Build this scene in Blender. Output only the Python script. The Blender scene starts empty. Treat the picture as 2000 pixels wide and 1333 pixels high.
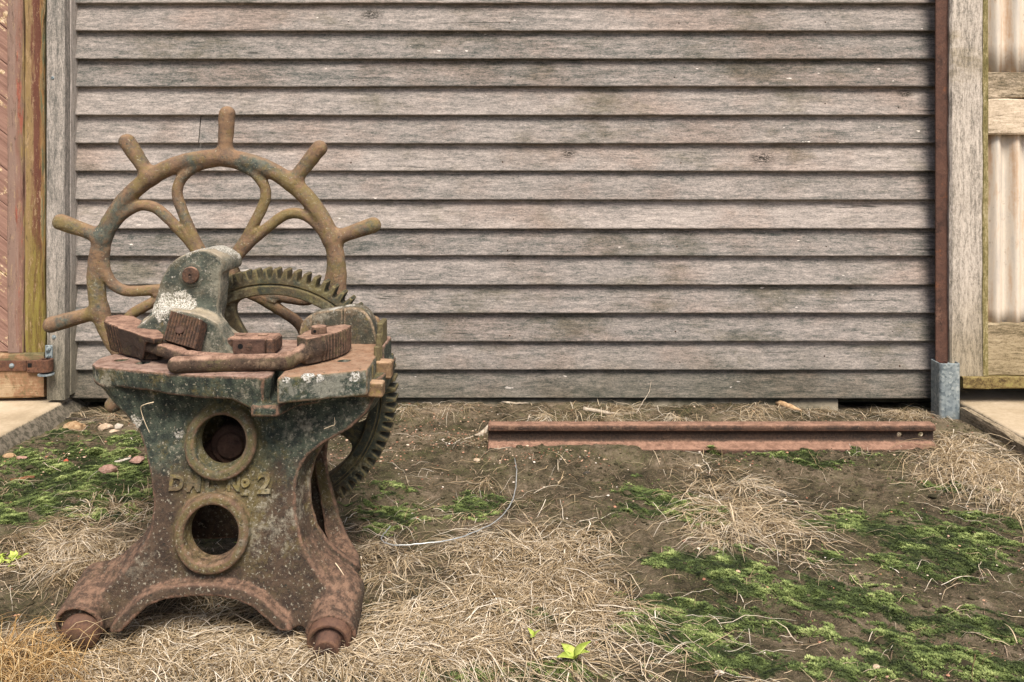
import bpy, math, random
import numpy as np
from mathutils import Vector, Matrix

random.seed(7)
RNG = np.random.default_rng(11)
SC = bpy.context.scene
COL = SC.collection
F32 = np.float32

# ------------------------------------------------------------------ camera model
H0 = 0.89          # camera height
K = 0.0006         # metres per reference pixel and metre of distance
CX, CY = 1022.0, 310.0

def W(px, py, d):
    return np.array([(px - CX) * K * d, d, H0 - (py - CY) * K * d])

def GP(px, py, z=0.0):
    """point of the horizontal plane z seen at a pixel of the photograph"""
    d = (H0 - z) / (K * (py - CY))
    return np.array([(px - CX) * K * d, d, z])

# ------------------------------------------------------------------ noise
def _h(ix, iy, iz, seed):
    n = (ix.astype(np.int64) * 374761393 + iy.astype(np.int64) * 668265263 + iz.astype(np.int64) * 2147483647 + seed * 974634541) & 0xFFFFFFFF
    n = ((n ^ (n >> 13)) * 1274126177) & 0xFFFFFFFF
    n = n ^ (n >> 16)
    return (n & 0xFFFFFF).astype(np.float64) / float(0xFFFFFF)

def vnoise2(x, y, seed=0):
    x = np.asarray(x, float); y = np.asarray(y, float)
    ix = np.floor(x); iy = np.floor(y)
    fx = x - ix; fy = y - iy
    fx = fx * fx * (3 - 2 * fx); fy = fy * fy * (3 - 2 * fy)
    z = np.zeros_like(ix)
    a = _h(ix, iy, z, seed); b = _h(ix + 1, iy, z, seed)
    c = _h(ix, iy + 1, z, seed); d = _h(ix + 1, iy + 1, z, seed)
    return (a + (b - a) * fx) * (1 - fy) + (c + (d - c) * fx) * fy - 0.5

def fbm2(x, y, f, octv=4, seed=0, gain=0.5):
    r = 0; a = 1.0
    for o in range(octv):
        r = r + a * vnoise2(np.asarray(x) * f + 17.3 * o, np.asarray(y) * f - 9.1 * o, seed + o)
        f *= 2.03; a *= gain
    return r

def vnoise3(x, y, z, seed=0):
    ix = np.floor(x); iy = np.floor(y); iz = np.floor(z)
    fx = x - ix; fy = y - iy; fz = z - iz
    fx = fx * fx * (3 - 2 * fx); fy = fy * fy * (3 - 2 * fy); fz = fz * fz * (3 - 2 * fz)
    r = 0
    for dx in (0, 1):
        wx = fx if dx else 1 - fx
        for dy in (0, 1):
            wy = fy if dy else 1 - fy
            for dz in (0, 1):
                wz = fz if dz else 1 - fz
                r = r + wx * wy * wz * _h(ix + dx, iy + dy, iz + dz, seed)
    return r - 0.5

def sstep(a, b, x):
    t = np.clip((x - a) / (b - a), 0, 1)
    return t * t * (3 - 2 * t)

# ------------------------------------------------------------------ scene helpers
def tag(o, label=None, cat=None, group=None, kind=None):
    if label: o['label'] = label
    if cat: o['category'] = cat
    if group: o['group'] = group
    if kind: o['kind'] = kind
    return o

def thing(name, loc, label, cat, group=None):
    o = bpy.data.objects.new(name, None)
    COL.objects.link(o)
    o.location = loc
    o.empty_display_size = 0.05
    return tag(o, label, cat, group)

def mesh_obj(name, verts, faces, mat, parent=None, smooth=True, attrs=None):
    """verts (n,3) in world coordinates; faces = list of arrays of equal-size faces or list of tuples"""
    me = bpy.data.meshes.new(name)
    verts = np.asarray(verts, dtype=np.float64)
    if parent is not None:
        p = parent
        off = np.zeros(3)
        while p is not None:
            off = off + np.array(p.location); p = p.parent
        verts = verts - off
    if isinstance(faces, np.ndarray):
        faces = [faces]
    if len(faces) and isinstance(faces[0], np.ndarray):
        tot = np.concatenate([np.full(len(f), f.shape[1], dtype=np.int32) for f in faces])
        idx = np.concatenate([f.ravel() for f in faces]).astype(np.int32)
    else:
        tot = np.array([len(f) for f in faces], dtype=np.int32)
        idx = np.array([i for f in faces for i in f], dtype=np.int32)
    start = np.concatenate([[0], np.cumsum(tot)[:-1]]).astype(np.int32)
    me.vertices.add(len(verts)); me.vertices.foreach_set('co', verts.astype(F32).ravel())
    me.loops.add(len(idx)); me.loops.foreach_set('vertex_index', idx)
    me.polygons.add(len(tot)); me.polygons.foreach_set('loop_start', start); me.polygons.foreach_set('loop_total', tot)
    me.polygons.foreach_set('use_smooth', np.full(len(tot), smooth))
    me.update(calc_edges=True); me.validate()
    if attrs:
        for k, v in attrs.items():
            a = me.attributes.new(k, 'FLOAT', 'POINT')
            a.data.foreach_set('value', np.asarray(v, dtype=F32))
    if mat: me.materials.append(mat)
    o = bpy.data.objects.new(name, me)
    COL.objects.link(o)
    if parent is not None:
        o.parent = parent
    return o

class MB:
    """collects simple shapes (world coordinates) into one mesh"""
    def __init__(s):
        s.v = []; s.f = []; s.n = 0
    def add(s, v, f):
        v = np.asarray(v, float)
        s.v.append(v); s.f += [tuple(i + s.n for i in q) for q in f]; s.n += len(v)
        return s
    def box(s, lo, hi, bev=0.0, rot=None, piv=None):
        lo = np.array(lo, float); hi = np.array(hi, float)
        c = (lo + hi) / 2; e = (hi - lo) / 2
        b = min(bev, e.min() * 0.9)
        vs = []; fs = []
        if b <= 0:
            for sx in (-1, 1):
                for sy in (-1, 1):
                    for sz in (-1, 1):
                        vs.append(e * (sx, sy, sz))
            fs = [(0, 1, 3, 2), (4, 6, 7, 5), (0, 4, 5, 1), (2, 3, 7, 6), (0, 2, 6, 4), (1, 5, 7, 3)]
        else:
            ix = {}
            for sx in (-1, 1):
                for sy in (-1, 1):
                    for sz in (-1, 1):
                        for a in range(3):
                            p = (e - b) * (sx, sy, sz)
                            p = p.astype(float); p[a] = e[a] * (sx, sy, sz)[a]
                            ix[(sx, sy, sz, a)] = len(vs); vs.append(p)
            for a in range(3):
                o1, o2 = [k for k in range(3) if k != a]
                for sg in (-1, 1):
                    q = []
                    for s1, s2 in ((-1, -1), (1, -1), (1, 1), (-1, 1)):
                        t = [0, 0, 0]; t[a] = sg; t[o1] = s1; t[o2] = s2
                        q.append(ix[(*t, a)])
                    fs.append(tuple(q))
                    # edge chamfers
                for s1 in (-1, 1):
                    for s2 in (-1, 1):
                        q = []
                        for sg, ax in ((-1, o1), (1, o1), (1, o2), (-1, o2)):
                            t = [0, 0, 0]; t[a] = sg; t[o1] = s1; t[o2] = s2
                            q.append(ix[(*t, ax)])
                        fs.append(tuple(q))
            for sx in (-1, 1):
                for sy in (-1, 1):
                    for sz in (-1, 1):
                        fs.append(tuple(ix[(sx, sy, sz, a)] for a in range(3)))
        vs = np.array(vs)
        # orient outward
        out = []
        for q in fs:
            p = vs[list(q)]
            n = np.cross(p[1] - p[0], p[2] - p[0])
            out.append(q if np.dot(n, p.mean(0)) > 0 else tuple(reversed(q)))
        if rot is not None:
            R = np.array(rot)
            vs = vs @ R.T
        return s.add(vs + c, out)
    def lathe(s, base, axis, prof, n=24):
        """prof: list of (t along axis, radius)"""
        ax = np.array(axis, float); ax /= np.linalg.norm(ax)
        u = np.cross(ax, (0, 0, 1) if abs(ax[2]) < 0.9 else (1, 0, 0)); u /= np.linalg.norm(u)
        w = np.cross(ax, u)
        vs = []; fs = []
        th = np.arange(n) * 2 * math.pi / n
        for t, r in prof:
            vs.append(np.array(base) + ax * t + r * (np.cos(th)[:, None] * u + np.sin(th)[:, None] * w))
        m = len(prof)
        for i in range(m - 1):
            for j in range(n):
                k = (j + 1) % n
                fs.append((i * n + j, i * n + k, (i + 1) * n + k, (i + 1) * n + j))
        fs.append(tuple(reversed(range(n)))); fs.append(tuple((m - 1) * n + j for j in range(n)))
        return s.add(np.concatenate(vs), fs)
    def tube(s, pts, rad, n=8):
        pts = np.array(pts, float)
        rad = np.broadcast_to(np.asarray(rad, float), (len(pts),))
        tg = np.gradient(pts, axis=0); tg /= np.linalg.norm(tg, axis=1)[:, None] + 1e-12
        vs = []; fs = []
        u = np.cross(tg[0], (0.13, 0.31, 0.94)); u /= np.linalg.norm(u)
        th = np.arange(n) * 2 * math.pi / n
        for p, t, r in zip(pts, tg, rad):
            u = u - t * np.dot(u, t); u /= np.linalg.norm(u)
            w = np.cross(t, u)
            vs.append(p + r * (np.cos(th)[:, None] * u + np.sin(th)[:, None] * w))
        for i in range(len(pts) - 1):
            for j in range(n):
                k = (j + 1) % n
                fs.append((i * n + j, i * n + k, (i + 1) * n + k, (i + 1) * n + j))
        fs.append(tuple(reversed(range(n)))); fs.append(tuple((len(pts) - 1) * n + j for j in range(n)))
        return s.add(np.concatenate(vs), fs)
    def prism(s, poly, axis, a, b):
        """poly: 2-D outline; axis 'y': poly is (x,z); 'z': poly is (x,y); 'x': poly is (y,z)"""
        poly = np.array(poly, float); n = len(poly)
        def mk(t):
            c = np.full((n, 1), t)
            if axis == 'y': return np.hstack([poly[:, :1], c, poly[:, 1:]])
            if axis == 'z': return np.hstack([poly, c])
            return np.hstack([c, poly])
        area = 0.5 * np.sum(poly[:, 0] * np.roll(poly[:, 1], -1) - poly[:, 1] * np.roll(poly[:, 0], -1))
        flip = (area > 0) == (axis != 'y')
        vs = np.vstack([mk(a), mk(b)])
        fs = [tuple(range(n)), tuple(reversed(range(n, 2 * n)))]
        for i in range(n):
            j = (i + 1) % n
            fs.append((i, i + n, j + n, j))
        if flip: fs = [tuple(reversed(f)) for f in fs]
        return s.add(vs, fs)
    def build(s, name, mat, parent=None, smooth=False, attrs=None):
        return mesh_obj(name, np.concatenate(s.v), s.f, mat, parent, smooth, attrs)

def bevel(o, w, seg=2, angle=35):
    m = o.modifiers.new('bevel', 'BEVEL'); m.width = w; m.segments = seg
    m.limit_method = 'ANGLE'; m.angle_limit = math.radians(angle)
    return o

# ------------------------------------------------------------------ signed distance fields
def smin(a, b, k):
    h = np.clip(0.5 + 0.5 * (b - a) / k, 0, 1)
    return b + (a - b) * h - k * h * (1 - h)

def smax(a, b, k):
    return -smin(-a, -b, k)

def sdpoly(px, py, poly):
    """signed distance to a polygon (negative inside); px,py arrays"""
    poly = np.asarray(poly, float)
    d = np.full(np.broadcast(px, py).shape, 1e9)
    inside = np.zeros(d.shape, bool)
    n = len(poly)
    for i in range(n):
        ax, ay = poly[i]; bx, by = poly[(i + 1) % n]
        ex, ey = bx - ax, by - ay
        wx, wy = px - ax, py - ay
        t = np.clip((wx * ex + wy * ey) / (ex * ex + ey * ey + 1e-18), 0, 1)
        d = np.minimum(d, (wx - ex * t) ** 2 + (wy - ey * t) ** 2)
        c = ((ay > py) != (by > py)) & (px < ex * (py - ay) / (ey + (1e-18 if ey >= 0 else -1e-18)) + ax)
        inside ^= c
    d = np.sqrt(d)
    return np.where(inside, -d, d)

def sdline(px, py, pts, rads=None):
    """distance to a polyline minus an interpolated radius"""
    d = None
    pts = np.asarray(pts, float)
    if rads is None: rads = np.zeros(len(pts))
    for i in range(len(pts) - 1):
        ax, ay = pts[i]; bx, by = pts[i + 1]
        ex, ey = bx - ax, by - ay
        t = np.clip(((px - ax) * ex + (py - ay) * ey) / (ex * ex + ey * ey + 1e-18), 0, 1)
        q = np.sqrt((px - ax - ex * t) ** 2 + (py - ay - ey * t) ** 2)
        q = q - (rads[i] + (rads[i + 1] - rads[i]) * t)
        d = q if d is None else np.minimum(d, q)
    return d

def sdcaps(X, Y, Z, a, b, ra, rb):
    a = np.asarray(a, float); b = np.asarray(b, float); e = b - a
    t = np.clip(((X - a[0]) * e[0] + (Y - a[1]) * e[1] + (Z - a[2]) * e[2]) / np.dot(e, e), 0, 1)
    return np.sqrt((X - a[0] - e[0] * t) ** 2 + (Y - a[1] - e[1] * t) ** 2 + (Z - a[2] - e[2] * t) ** 2) - (ra + (rb - ra) * t)

def spline(pts, n=10):
    """Catmull-Rom through points"""
    P = np.array(pts, float)
    P = np.vstack([2 * P[0] - P[1], P, 2 * P[-1] - P[-2]])
    out = []
    for i in range(1, len(P) - 2):
        p0, p1, p2, p3 = P[i - 1], P[i], P[i + 1], P[i + 2]
        for t in np.linspace(0, 1, n, endpoint=False):
            out.append(0.5 * ((2 * p1) + (-p0 + p2) * t + (2 * p0 - 5 * p1 + 4 * p2 - p3) * t * t + (-p0 + 3 * p1 - 3 * p2 + p3) * t ** 3))
    out.append(P[-2])
    return np.array(out)

def smoothpoly(poly, n=5):
    P = np.array(poly, float)
    out = []
    m = len(P)
    for i in range(m):
        p0, p1, p2, p3 = P[i - 1], P[i], P[(i + 1) % m], P[(i + 2) % m]
        for t in np.linspace(0, 1, n, endpoint=False):
            out.append(0.5 * ((2 * p1) + (-p0 + p2) * t + (2 * p0 - 5 * p1 + 4 * p2 - p3) * t * t + (-p0 + 3 * p1 - 3 * p2 + p3) * t ** 3))
    return np.array(out)

def grid(lo, hi, h):
    ax = [np.arange(l, u + h, h) for l, u in zip(lo, hi)]
    return ax[0][:, None, None], ax[1][None, :, None], ax[2][None, None, :]

def nets(f, lo, h):
    """surface nets: verts, quads of the zero level (negative = inside)"""
    f = np.ascontiguousarray(f, dtype=F32)
    # close at the border
    f[0], f[-1], f[:, 0], f[:, -1], f[:, :, 0], f[:, :, -1] = (np.maximum(q, h * .3) for q in (f[0], f[-1], f[:, 0], f[:, -1], f[:, :, 0], f[:, :, -1]))
    s = f < 0
    cnt = np.zeros(tuple(n - 1 for n in f.shape), np.int8)
    for a in (0, 1):
        for b in (0, 1):
            for c in (0, 1):
                cnt += s[a:f.shape[0] - 1 + a, b:f.shape[1] - 1 + b, c:f.shape[2] - 1 + c]
    act = (cnt > 0) & (cnt < 8)
    ci, cj, ck = np.nonzero(act)
    idx = np.full(act.shape, -1, np.int32); idx[ci, cj, ck] = np.arange(len(ci))
    acc = np.zeros((len(ci), 3)); wt = np.zeros(len(ci))
    C = [(a, b, c) for a in (0, 1) for b in (0, 1) for c in (0, 1)]
    for p in C:
        for ax in range(3):
            if p[ax]: continue
            q = list(p); q[ax] = 1
            fa = f[ci + p[0], cj + p[1], ck + p[2]]; fb = f[ci + q[0], cj + q[1], ck + q[2]]
            m = (fa < 0) != (fb < 0)
            t = np.where(m, fa / np.where(m, fa - fb, 1), 0)
            pos = np.tile(np.array(p, float), (len(ci), 1)); pos[:, ax] += t
            acc += pos * m[:, None]; wt += m
    v = (np.stack([ci, cj, ck], 1) + acc / wt[:, None]) * h + np.array(lo)
    quads = []
    for ax in range(3):
        n = f.shape
        sl0 = [slice(None)] * 3; sl1 = [slice(None)] * 3
        sl0[ax] = slice(0, n[ax] - 1); sl1[ax] = slice(1, n[ax])
        a = s[tuple(sl0)]; b = s[tuple(sl1)]
        e = np.argwhere(a != b)
        o1, o2 = [(1, 2), (2, 0), (0, 1)][ax]
        e = e[(e[:, o1] > 0) & (e[:, o2] > 0) & (e[:, o1] < n[o1] - 1) & (e[:, o2] < n[o2] - 1)]
        if not len(e): continue
        def cell(d1, d2):
            k = e.copy(); k[:, o1] += d1; k[:, o2] += d2
            return idx[k[:, 0], k[:, 1], k[:, 2]]
        q = np.stack([cell(-1, -1), cell(0, -1), cell(0, 0), cell(-1, 0)], 1)
        fl = ~a[e[:, 0], e[:, 1], e[:, 2]]
        q[fl] = q[fl][:, ::-1]
        quads.append(q)
    return v, np.concatenate(quads)

def relax(v, q, it=1, lam=0.5):
    for _ in range(it):
        acc = np.zeros_like(v); n = np.zeros(len(v))
        for i in range(4):
            a = q[:, i]; b = q[:, (i + 1) % 4]
            np.add.at(acc, a, v[b]); np.add.at(n, a, 1)
            np.add.at(acc, b, v[a]); np.add.at(n, b, 1)
        v = v + lam * (acc / np.maximum(n, 1)[:, None] - v)
    return v

def sdf_obj(name, f, lo, h, mat, parent, it=1):
    v, q = nets(f, lo, h)
    if it: v = relax(v, q, it)
    return mesh_obj(name, v, q, mat, parent, True)
# ------------------------------------------------------------------ materials
def lin(c):
    if isinstance(c, str):
        c = c.lstrip('#'); c = [int(c[i:i + 2], 16) / 255 for i in (0, 2, 4)]
        c = [x / 12.92 if x <= 0.04045 else ((x + 0.055) / 1.055) ** 2.4 for x in c]
    return (c[0], c[1], c[2], 1.0)

class Mat:
    def __init__(s, name, rough=0.85, spec=0.3, metal=0.0):
        s.m = bpy.data.materials.new(name); s.m.use_nodes = True
        s.nt = s.m.node_tree; s.b = s.nt.nodes['Principled BSDF']
        s.b.inputs['Roughness'].default_value = rough
        s.b.inputs['Specular IOR Level'].default_value = spec
        s.b.inputs['Metallic'].default_value = metal
        tc = s.nt.nodes.new('ShaderNodeTexCoord'); s.co = tc.outputs['Object']
        s.bumph = None
    def n(s, t, **kw):
        nd = s.nt.nodes.new(t)
        for k, v in kw.items(): setattr(nd, k, v)
        return nd
    def put(s, sock, v):
        if isinstance(v, bpy.types.NodeSocket): s.nt.links.new(v, sock)
        elif isinstance(v, str): sock.default_value = lin(v)
        elif isinstance(v, tuple) and len(v) == 3 and sock.type == 'RGBA': sock.default_value = lin(v)
        else: sock.default_value = v
    def math(s, op, a, b=0.0, c=None, clamp=False):
        nd = s.n('ShaderNodeMath', operation=op, use_clamp=clamp)
        s.put(nd.inputs[0], a); s.put(nd.inputs[1], b)
        if c is not None: s.put(nd.inputs[2], c)
        return nd.outputs[0]
    def scale(s, v, vec=None, off=(0, 0, 0), rot=(0, 0, 0)):
        nd = s.n('ShaderNodeMapping')
        s.put(nd.inputs['Vector'], vec or s.co); nd.inputs['Scale'].default_value = v
        nd.inputs['Location'].default_value = off; nd.inputs['Rotation'].default_value = rot
        return nd.outputs[0]
    def addv(s, a, b):
        nd = s.n('ShaderNodeVectorMath', operation='ADD'); s.put(nd.inputs[0], a); s.put(nd.inputs[1], b)
        return nd.outputs[0]
    def noise(s, sc, det=4, rough=0.6, vec=None, dist=0.0, col=False):
        nd = s.n('ShaderNodeTexNoise')
        s.put(nd.inputs['Vector'], vec or s.co)
        nd.inputs['Scale'].default_value = sc; nd.inputs['Detail'].default_value = det
        nd.inputs['Roughness'].default_value = rough; nd.inputs['Distortion'].default_value = dist
        return nd.outputs['Color' if col else 'Fac']
    def voro(s, sc, vec=None, feat='F1', out='Distance', rnd=1.0):
        nd = s.n('ShaderNodeTexVoronoi', feature=feat)
        s.put(nd.inputs['Vector'], vec or s.co); nd.inputs['Scale'].default_value = sc
        nd.inputs['Randomness'].default_value = rnd
        return nd.outputs[out]
    def step(s, v, a, b):
        nd = s.n('ShaderNodeMapRange', interpolation_type='SMOOTHSTEP')
        s.put(nd.inputs['Value'], v)
        nd.inputs['From Min'].default_value = a; nd.inputs['From Max'].default_value = b
        return nd.outputs[0]
    def mix(s, f, a, b, mode='MIX'):
        nd = s.n('ShaderNodeMix', data_type='RGBA', blend_type=mode)
        s.put(nd.inputs['Factor'], f); s.put(nd.inputs[6], a); s.put(nd.inputs[7], b)
        return nd.outputs[2]
    def ramp(s, f, stops, interp='LINEAR'):
        nd = s.n('ShaderNodeValToRGB'); cr = nd.color_ramp; cr.interpolation = interp
        while len(cr.elements) < len(stops): cr.elements.new(0.5)
        for e, (p, c) in zip(cr.elements, stops): e.position = p; e.color = lin(c)
        s.put(nd.inputs['Fac'], f)
        return nd.outputs['Color']
    def xyz(s, vec=None):
        nd = s.n('ShaderNodeSeparateXYZ'); s.put(nd.inputs[0], vec or s.co)
        return nd.outputs
    def attr(s, name):
        return s.n('ShaderNodeAttribute', attribute_name=name).outputs['Fac']
    def geo(s, out='Normal'):
        return s.n('ShaderNodeNewGeometry').outputs[out]
    def sphere(s, c, r0, r1, vec=None, sq=(1, 1, 1)):
        """1 inside r0, 0 outside r1 of a point"""
        v = s.n('ShaderNodeVectorMath', operation='SUBTRACT'); s.put(v.inputs[0], vec or s.co); v.inputs[1].default_value = c
        m = s.n('ShaderNodeVectorMath', operation='MULTIPLY'); s.put(m.inputs[0], v.outputs[0]); m.inputs[1].default_value = sq
        l = s.n('ShaderNodeVectorMath', operation='LENGTH'); s.put(l.inputs[0], m.outputs[0])
        return s.step(l.outputs['Value'], r1, r0)
    def done(s, col, bumph=None, strength=0.5, dist=0.01, rough=None):
        s.put(s.b.inputs['Base Color'], col)
        if rough is not None: s.put(s.b.inputs['Roughness'], rough)
        if bumph is not None:
            bp = s.n('ShaderNodeBump'); bp.inputs['Strength'].default_value = strength; bp.inputs['Distance'].default_value = dist
            s.put(bp.inputs['Height'], bumph); s.nt.links.new(bp.outputs[0], s.b.inputs['Normal'])
        return s.m

BASE = np.array([-0.55, 1.72, 0.0])      # machine origin
def L(p):                                 # world point -> machine local
    return tuple(float(a - b) for a, b in zip(p, BASE))

def iron(name, dark, rust, pale, ochre, rust_t=0.5, zr=None, pale_t=0.62, ochre_t=0.6, spots=(), white='#d9d2c6',
         top=None, topz=None, band=None, ledge=None, zlo=None, fine=1.0, spk=0.67, edge=None, side=None, zones=(), topk=0.9, edge_p=(0.508, 0.535)):
    """weathered cast iron: dark paint / rust / pale crust / ochre lichen, with white lichen in given places"""
    m = Mat(name, rough=0.8, spec=0.35)
    big = m.noise(7, 8, 0.72, dist=0.4); mid = m.noise(34, 8, 0.78); fin = m.noise(120, 6, 0.75); vf = m.noise(420, 3, 0.6)
    rz = m.math('ADD', m.math('MULTIPLY', big, 0.7), m.math('MULTIPLY', mid, 0.3))
    if zr:
        zz = m.step(m.xyz()[2], zr[0], zr[1])
        rz = m.math('ADD', m.math('MULTIPLY', rz, 0.70), m.math('MULTIPLY', zz, 0.34))
    fr = m.step(rz, rust_t - 0.06, rust_t + 0.06)
    d2 = m.mix(m.step(m.noise(48, 6, 0.8), 0.4, 0.62), dark[0], dark[1])
    r2 = m.mix(m.step(m.noise(40, 6, 0.8, dist=0.3), 0.38, 0.62), rust[0], rust[1])
    c = m.mix(fr, d2, r2)
    c = m.mix(m.math('MULTIPLY', m.step(fin, 0.56, 0.70), 0.45), c, rust[1])
    # ochre lichen, broken into small flakes
    fo = m.step(m.math('ADD', m.math('MULTIPLY', m.noise(9, 4, 0.6, vec=m.scale((1, 1, 1), off=(3.1, 1.7, 0.4))), 0.55), m.math('MULTIPLY', m.noise(70, 7, 0.82, vec=m.scale((1, 1, 1), off=(5, 2, 1))), 0.45)), ochre_t - 0.045, ochre_t + 0.05)
    zfac = None
    if zlo:
        zfac = m.math('ADD', m.math('MULTIPLY', m.step(m.xyz()[2], zlo[0], zlo[1]), 0.85), 0.15)
        fo = m.math('MULTIPLY', fo, zfac)
    zo = None
    for (p, r0, r1, ym) in zones:      # lichen collars: ring between two radii in the front plane
        v = m.n('ShaderNodeVectorMath', operation='SUBTRACT'); m.put(v.inputs[0], m.co); v.inputs[1].default_value = L(p)
        k = m.n('ShaderNodeVectorMath', operation='MULTIPLY'); m.put(k.inputs[0], v.outputs[0]); k.inputs[1].default_value = (1, ym, 1)
        l = m.n('ShaderNodeVectorMath', operation='LENGTH'); m.put(l.inputs[0], k.outputs[0])
        dd = m.math('ADD', l.outputs['Value'], m.math('MULTIPLY', m.math('SUBTRACT', mid, 0.5), 0.03))
        zf = m.step(dd, r1, r0)
        zo = zf if zo is None else m.math('MAXIMUM', zo, zf)
    if zo is not None:
        fo = m.math('MAXIMUM', fo, m.math('MULTIPLY', zo, m.step(m.noise(60, 7, 0.8), 0.36, 0.56)))
    c = m.mix(m.math('MULTIPLY', fo, 0.8), c, m.mix(m.math('MULTIPLY', m.step(fin, 0.5, 0.72), 0.5), ochre, pale))
    # pale crust in flakes and specks
    fp = m.step(m.math('ADD', m.math('MULTIPLY', m.noise(11, 4, 0.6, vec=m.scale((1, 1, 1), off=(7, 2, 5))), 0.5), m.math('MULTIPLY', m.noise(95, 7, 0.8), 0.5)), pale_t - 0.06, pale_t + 0.03)
    if zfac is not None: fp = m.math('MULTIPLY', fp, zfac)
    c = m.mix(m.math('MULTIPLY', fp, 0.62), c, pale)
    sp = m.step(m.noise(190, 3, 0.6), spk - 0.03, spk + 0.02)
    c = m.mix(m.math('MULTIPLY', sp, 0.75), c, pale)
    pit = m.step(m.noise(150, 4, 0.65, vec=m.scale((1, 1, 1), off=(1, 9, 3))), 0.40, 0.32)
    c = m.mix(m.math('MULTIPLY', pit, 0.75), c, dark[0])
    hb = m.math('ADD', m.math('MULTIPLY', mid, 0.8), m.math('MULTIPLY', fin, 0.6))
    hb = m.math('ADD', hb, m.math('MULTIPLY', vf, 0.2))
    hb = m.math('SUBTRACT', hb, m.math('MULTIPLY', pit, 0.25))
    hb = m.math('ADD', hb, m.math('MULTIPLY', fp, 0.2))
    if edge:      # rust rubbed bare along the arrises
        pt = m.math('ADD', m.geo('Pointiness'), m.math('MULTIPLY', m.math('SUBTRACT', mid, 0.5), 0.035))
        fe = m.step(pt, edge_p[0], edge_p[1])
        c = m.mix(m.math('MULTIPLY', fe, 0.75), c, m.mix(m.step(fin, 0.4, 0.6), edge, rust[1]))
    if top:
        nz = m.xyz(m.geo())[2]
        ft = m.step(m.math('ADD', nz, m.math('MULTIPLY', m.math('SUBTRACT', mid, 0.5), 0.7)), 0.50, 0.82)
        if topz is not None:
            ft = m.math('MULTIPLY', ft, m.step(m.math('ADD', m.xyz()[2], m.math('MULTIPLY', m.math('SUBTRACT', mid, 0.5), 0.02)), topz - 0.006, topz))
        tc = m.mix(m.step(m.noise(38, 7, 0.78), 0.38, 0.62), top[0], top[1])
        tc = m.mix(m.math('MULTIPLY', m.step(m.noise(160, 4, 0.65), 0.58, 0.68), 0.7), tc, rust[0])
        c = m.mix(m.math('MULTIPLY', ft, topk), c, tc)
    if ledge:      # rust-pink tone on low faces that look upward
        fl_ = m.math('MULTIPLY', m.step(m.math('ADD', m.xyz(m.geo())[2], m.math('MULTIPLY', m.math('SUBTRACT', mid, 0.5), 1.3)), 0.32, 0.66), m.step(m.xyz()[2], 0.30, 0.22))
        fl_ = m.math('MULTIPLY', fl_, m.step(m.math('ADD', big, m.math('MULTIPLY', fin, 0.4)), 0.50, 0.78))
        c = m.mix(m.math('MULTIPLY', fl_, 0.85), c, m.mix(m.step(m.noise(60, 6, 0.78), 0.38, 0.62), ledge[0], ledge[1]))
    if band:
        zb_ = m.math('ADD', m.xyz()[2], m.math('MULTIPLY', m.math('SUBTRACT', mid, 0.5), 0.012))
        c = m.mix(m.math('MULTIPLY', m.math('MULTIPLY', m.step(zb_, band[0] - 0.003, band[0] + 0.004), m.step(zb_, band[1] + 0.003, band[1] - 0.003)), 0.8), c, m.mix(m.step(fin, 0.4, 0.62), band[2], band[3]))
    if side:  # right-facing faces paler: lichen, plus side light put into the colour
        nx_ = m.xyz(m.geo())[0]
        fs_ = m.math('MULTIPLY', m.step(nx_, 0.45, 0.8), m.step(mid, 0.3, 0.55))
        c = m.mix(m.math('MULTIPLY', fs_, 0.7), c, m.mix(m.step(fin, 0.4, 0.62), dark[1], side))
    wl = None
    for (p, r, thr) in spots:
        f = m.sphere(L(p), r * 0.25, r)
        f = m.step(m.math('ADD', f, m.math('MULTIPLY', m.math('SUBTRACT', m.noise(95, 7, 0.82), 0.5), 2.4)), thr, thr + 0.10)
        wl = f if wl is None else m.math('MAXIMUM', wl, f)
    if wl is not None:
        c = m.mix(wl, c, m.mix(m.step(m.noise(330, 3, 0.7), 0.4, 0.58), '#77735f', white))
        hb = m.math('ADD', hb, m.math('MULTIPLY', wl, m.math('MULTIPLY', m.noise(330, 3, 0.7), 1.8)))
    return m.done(c, hb, 0.7 * fine, 0.006)

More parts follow.
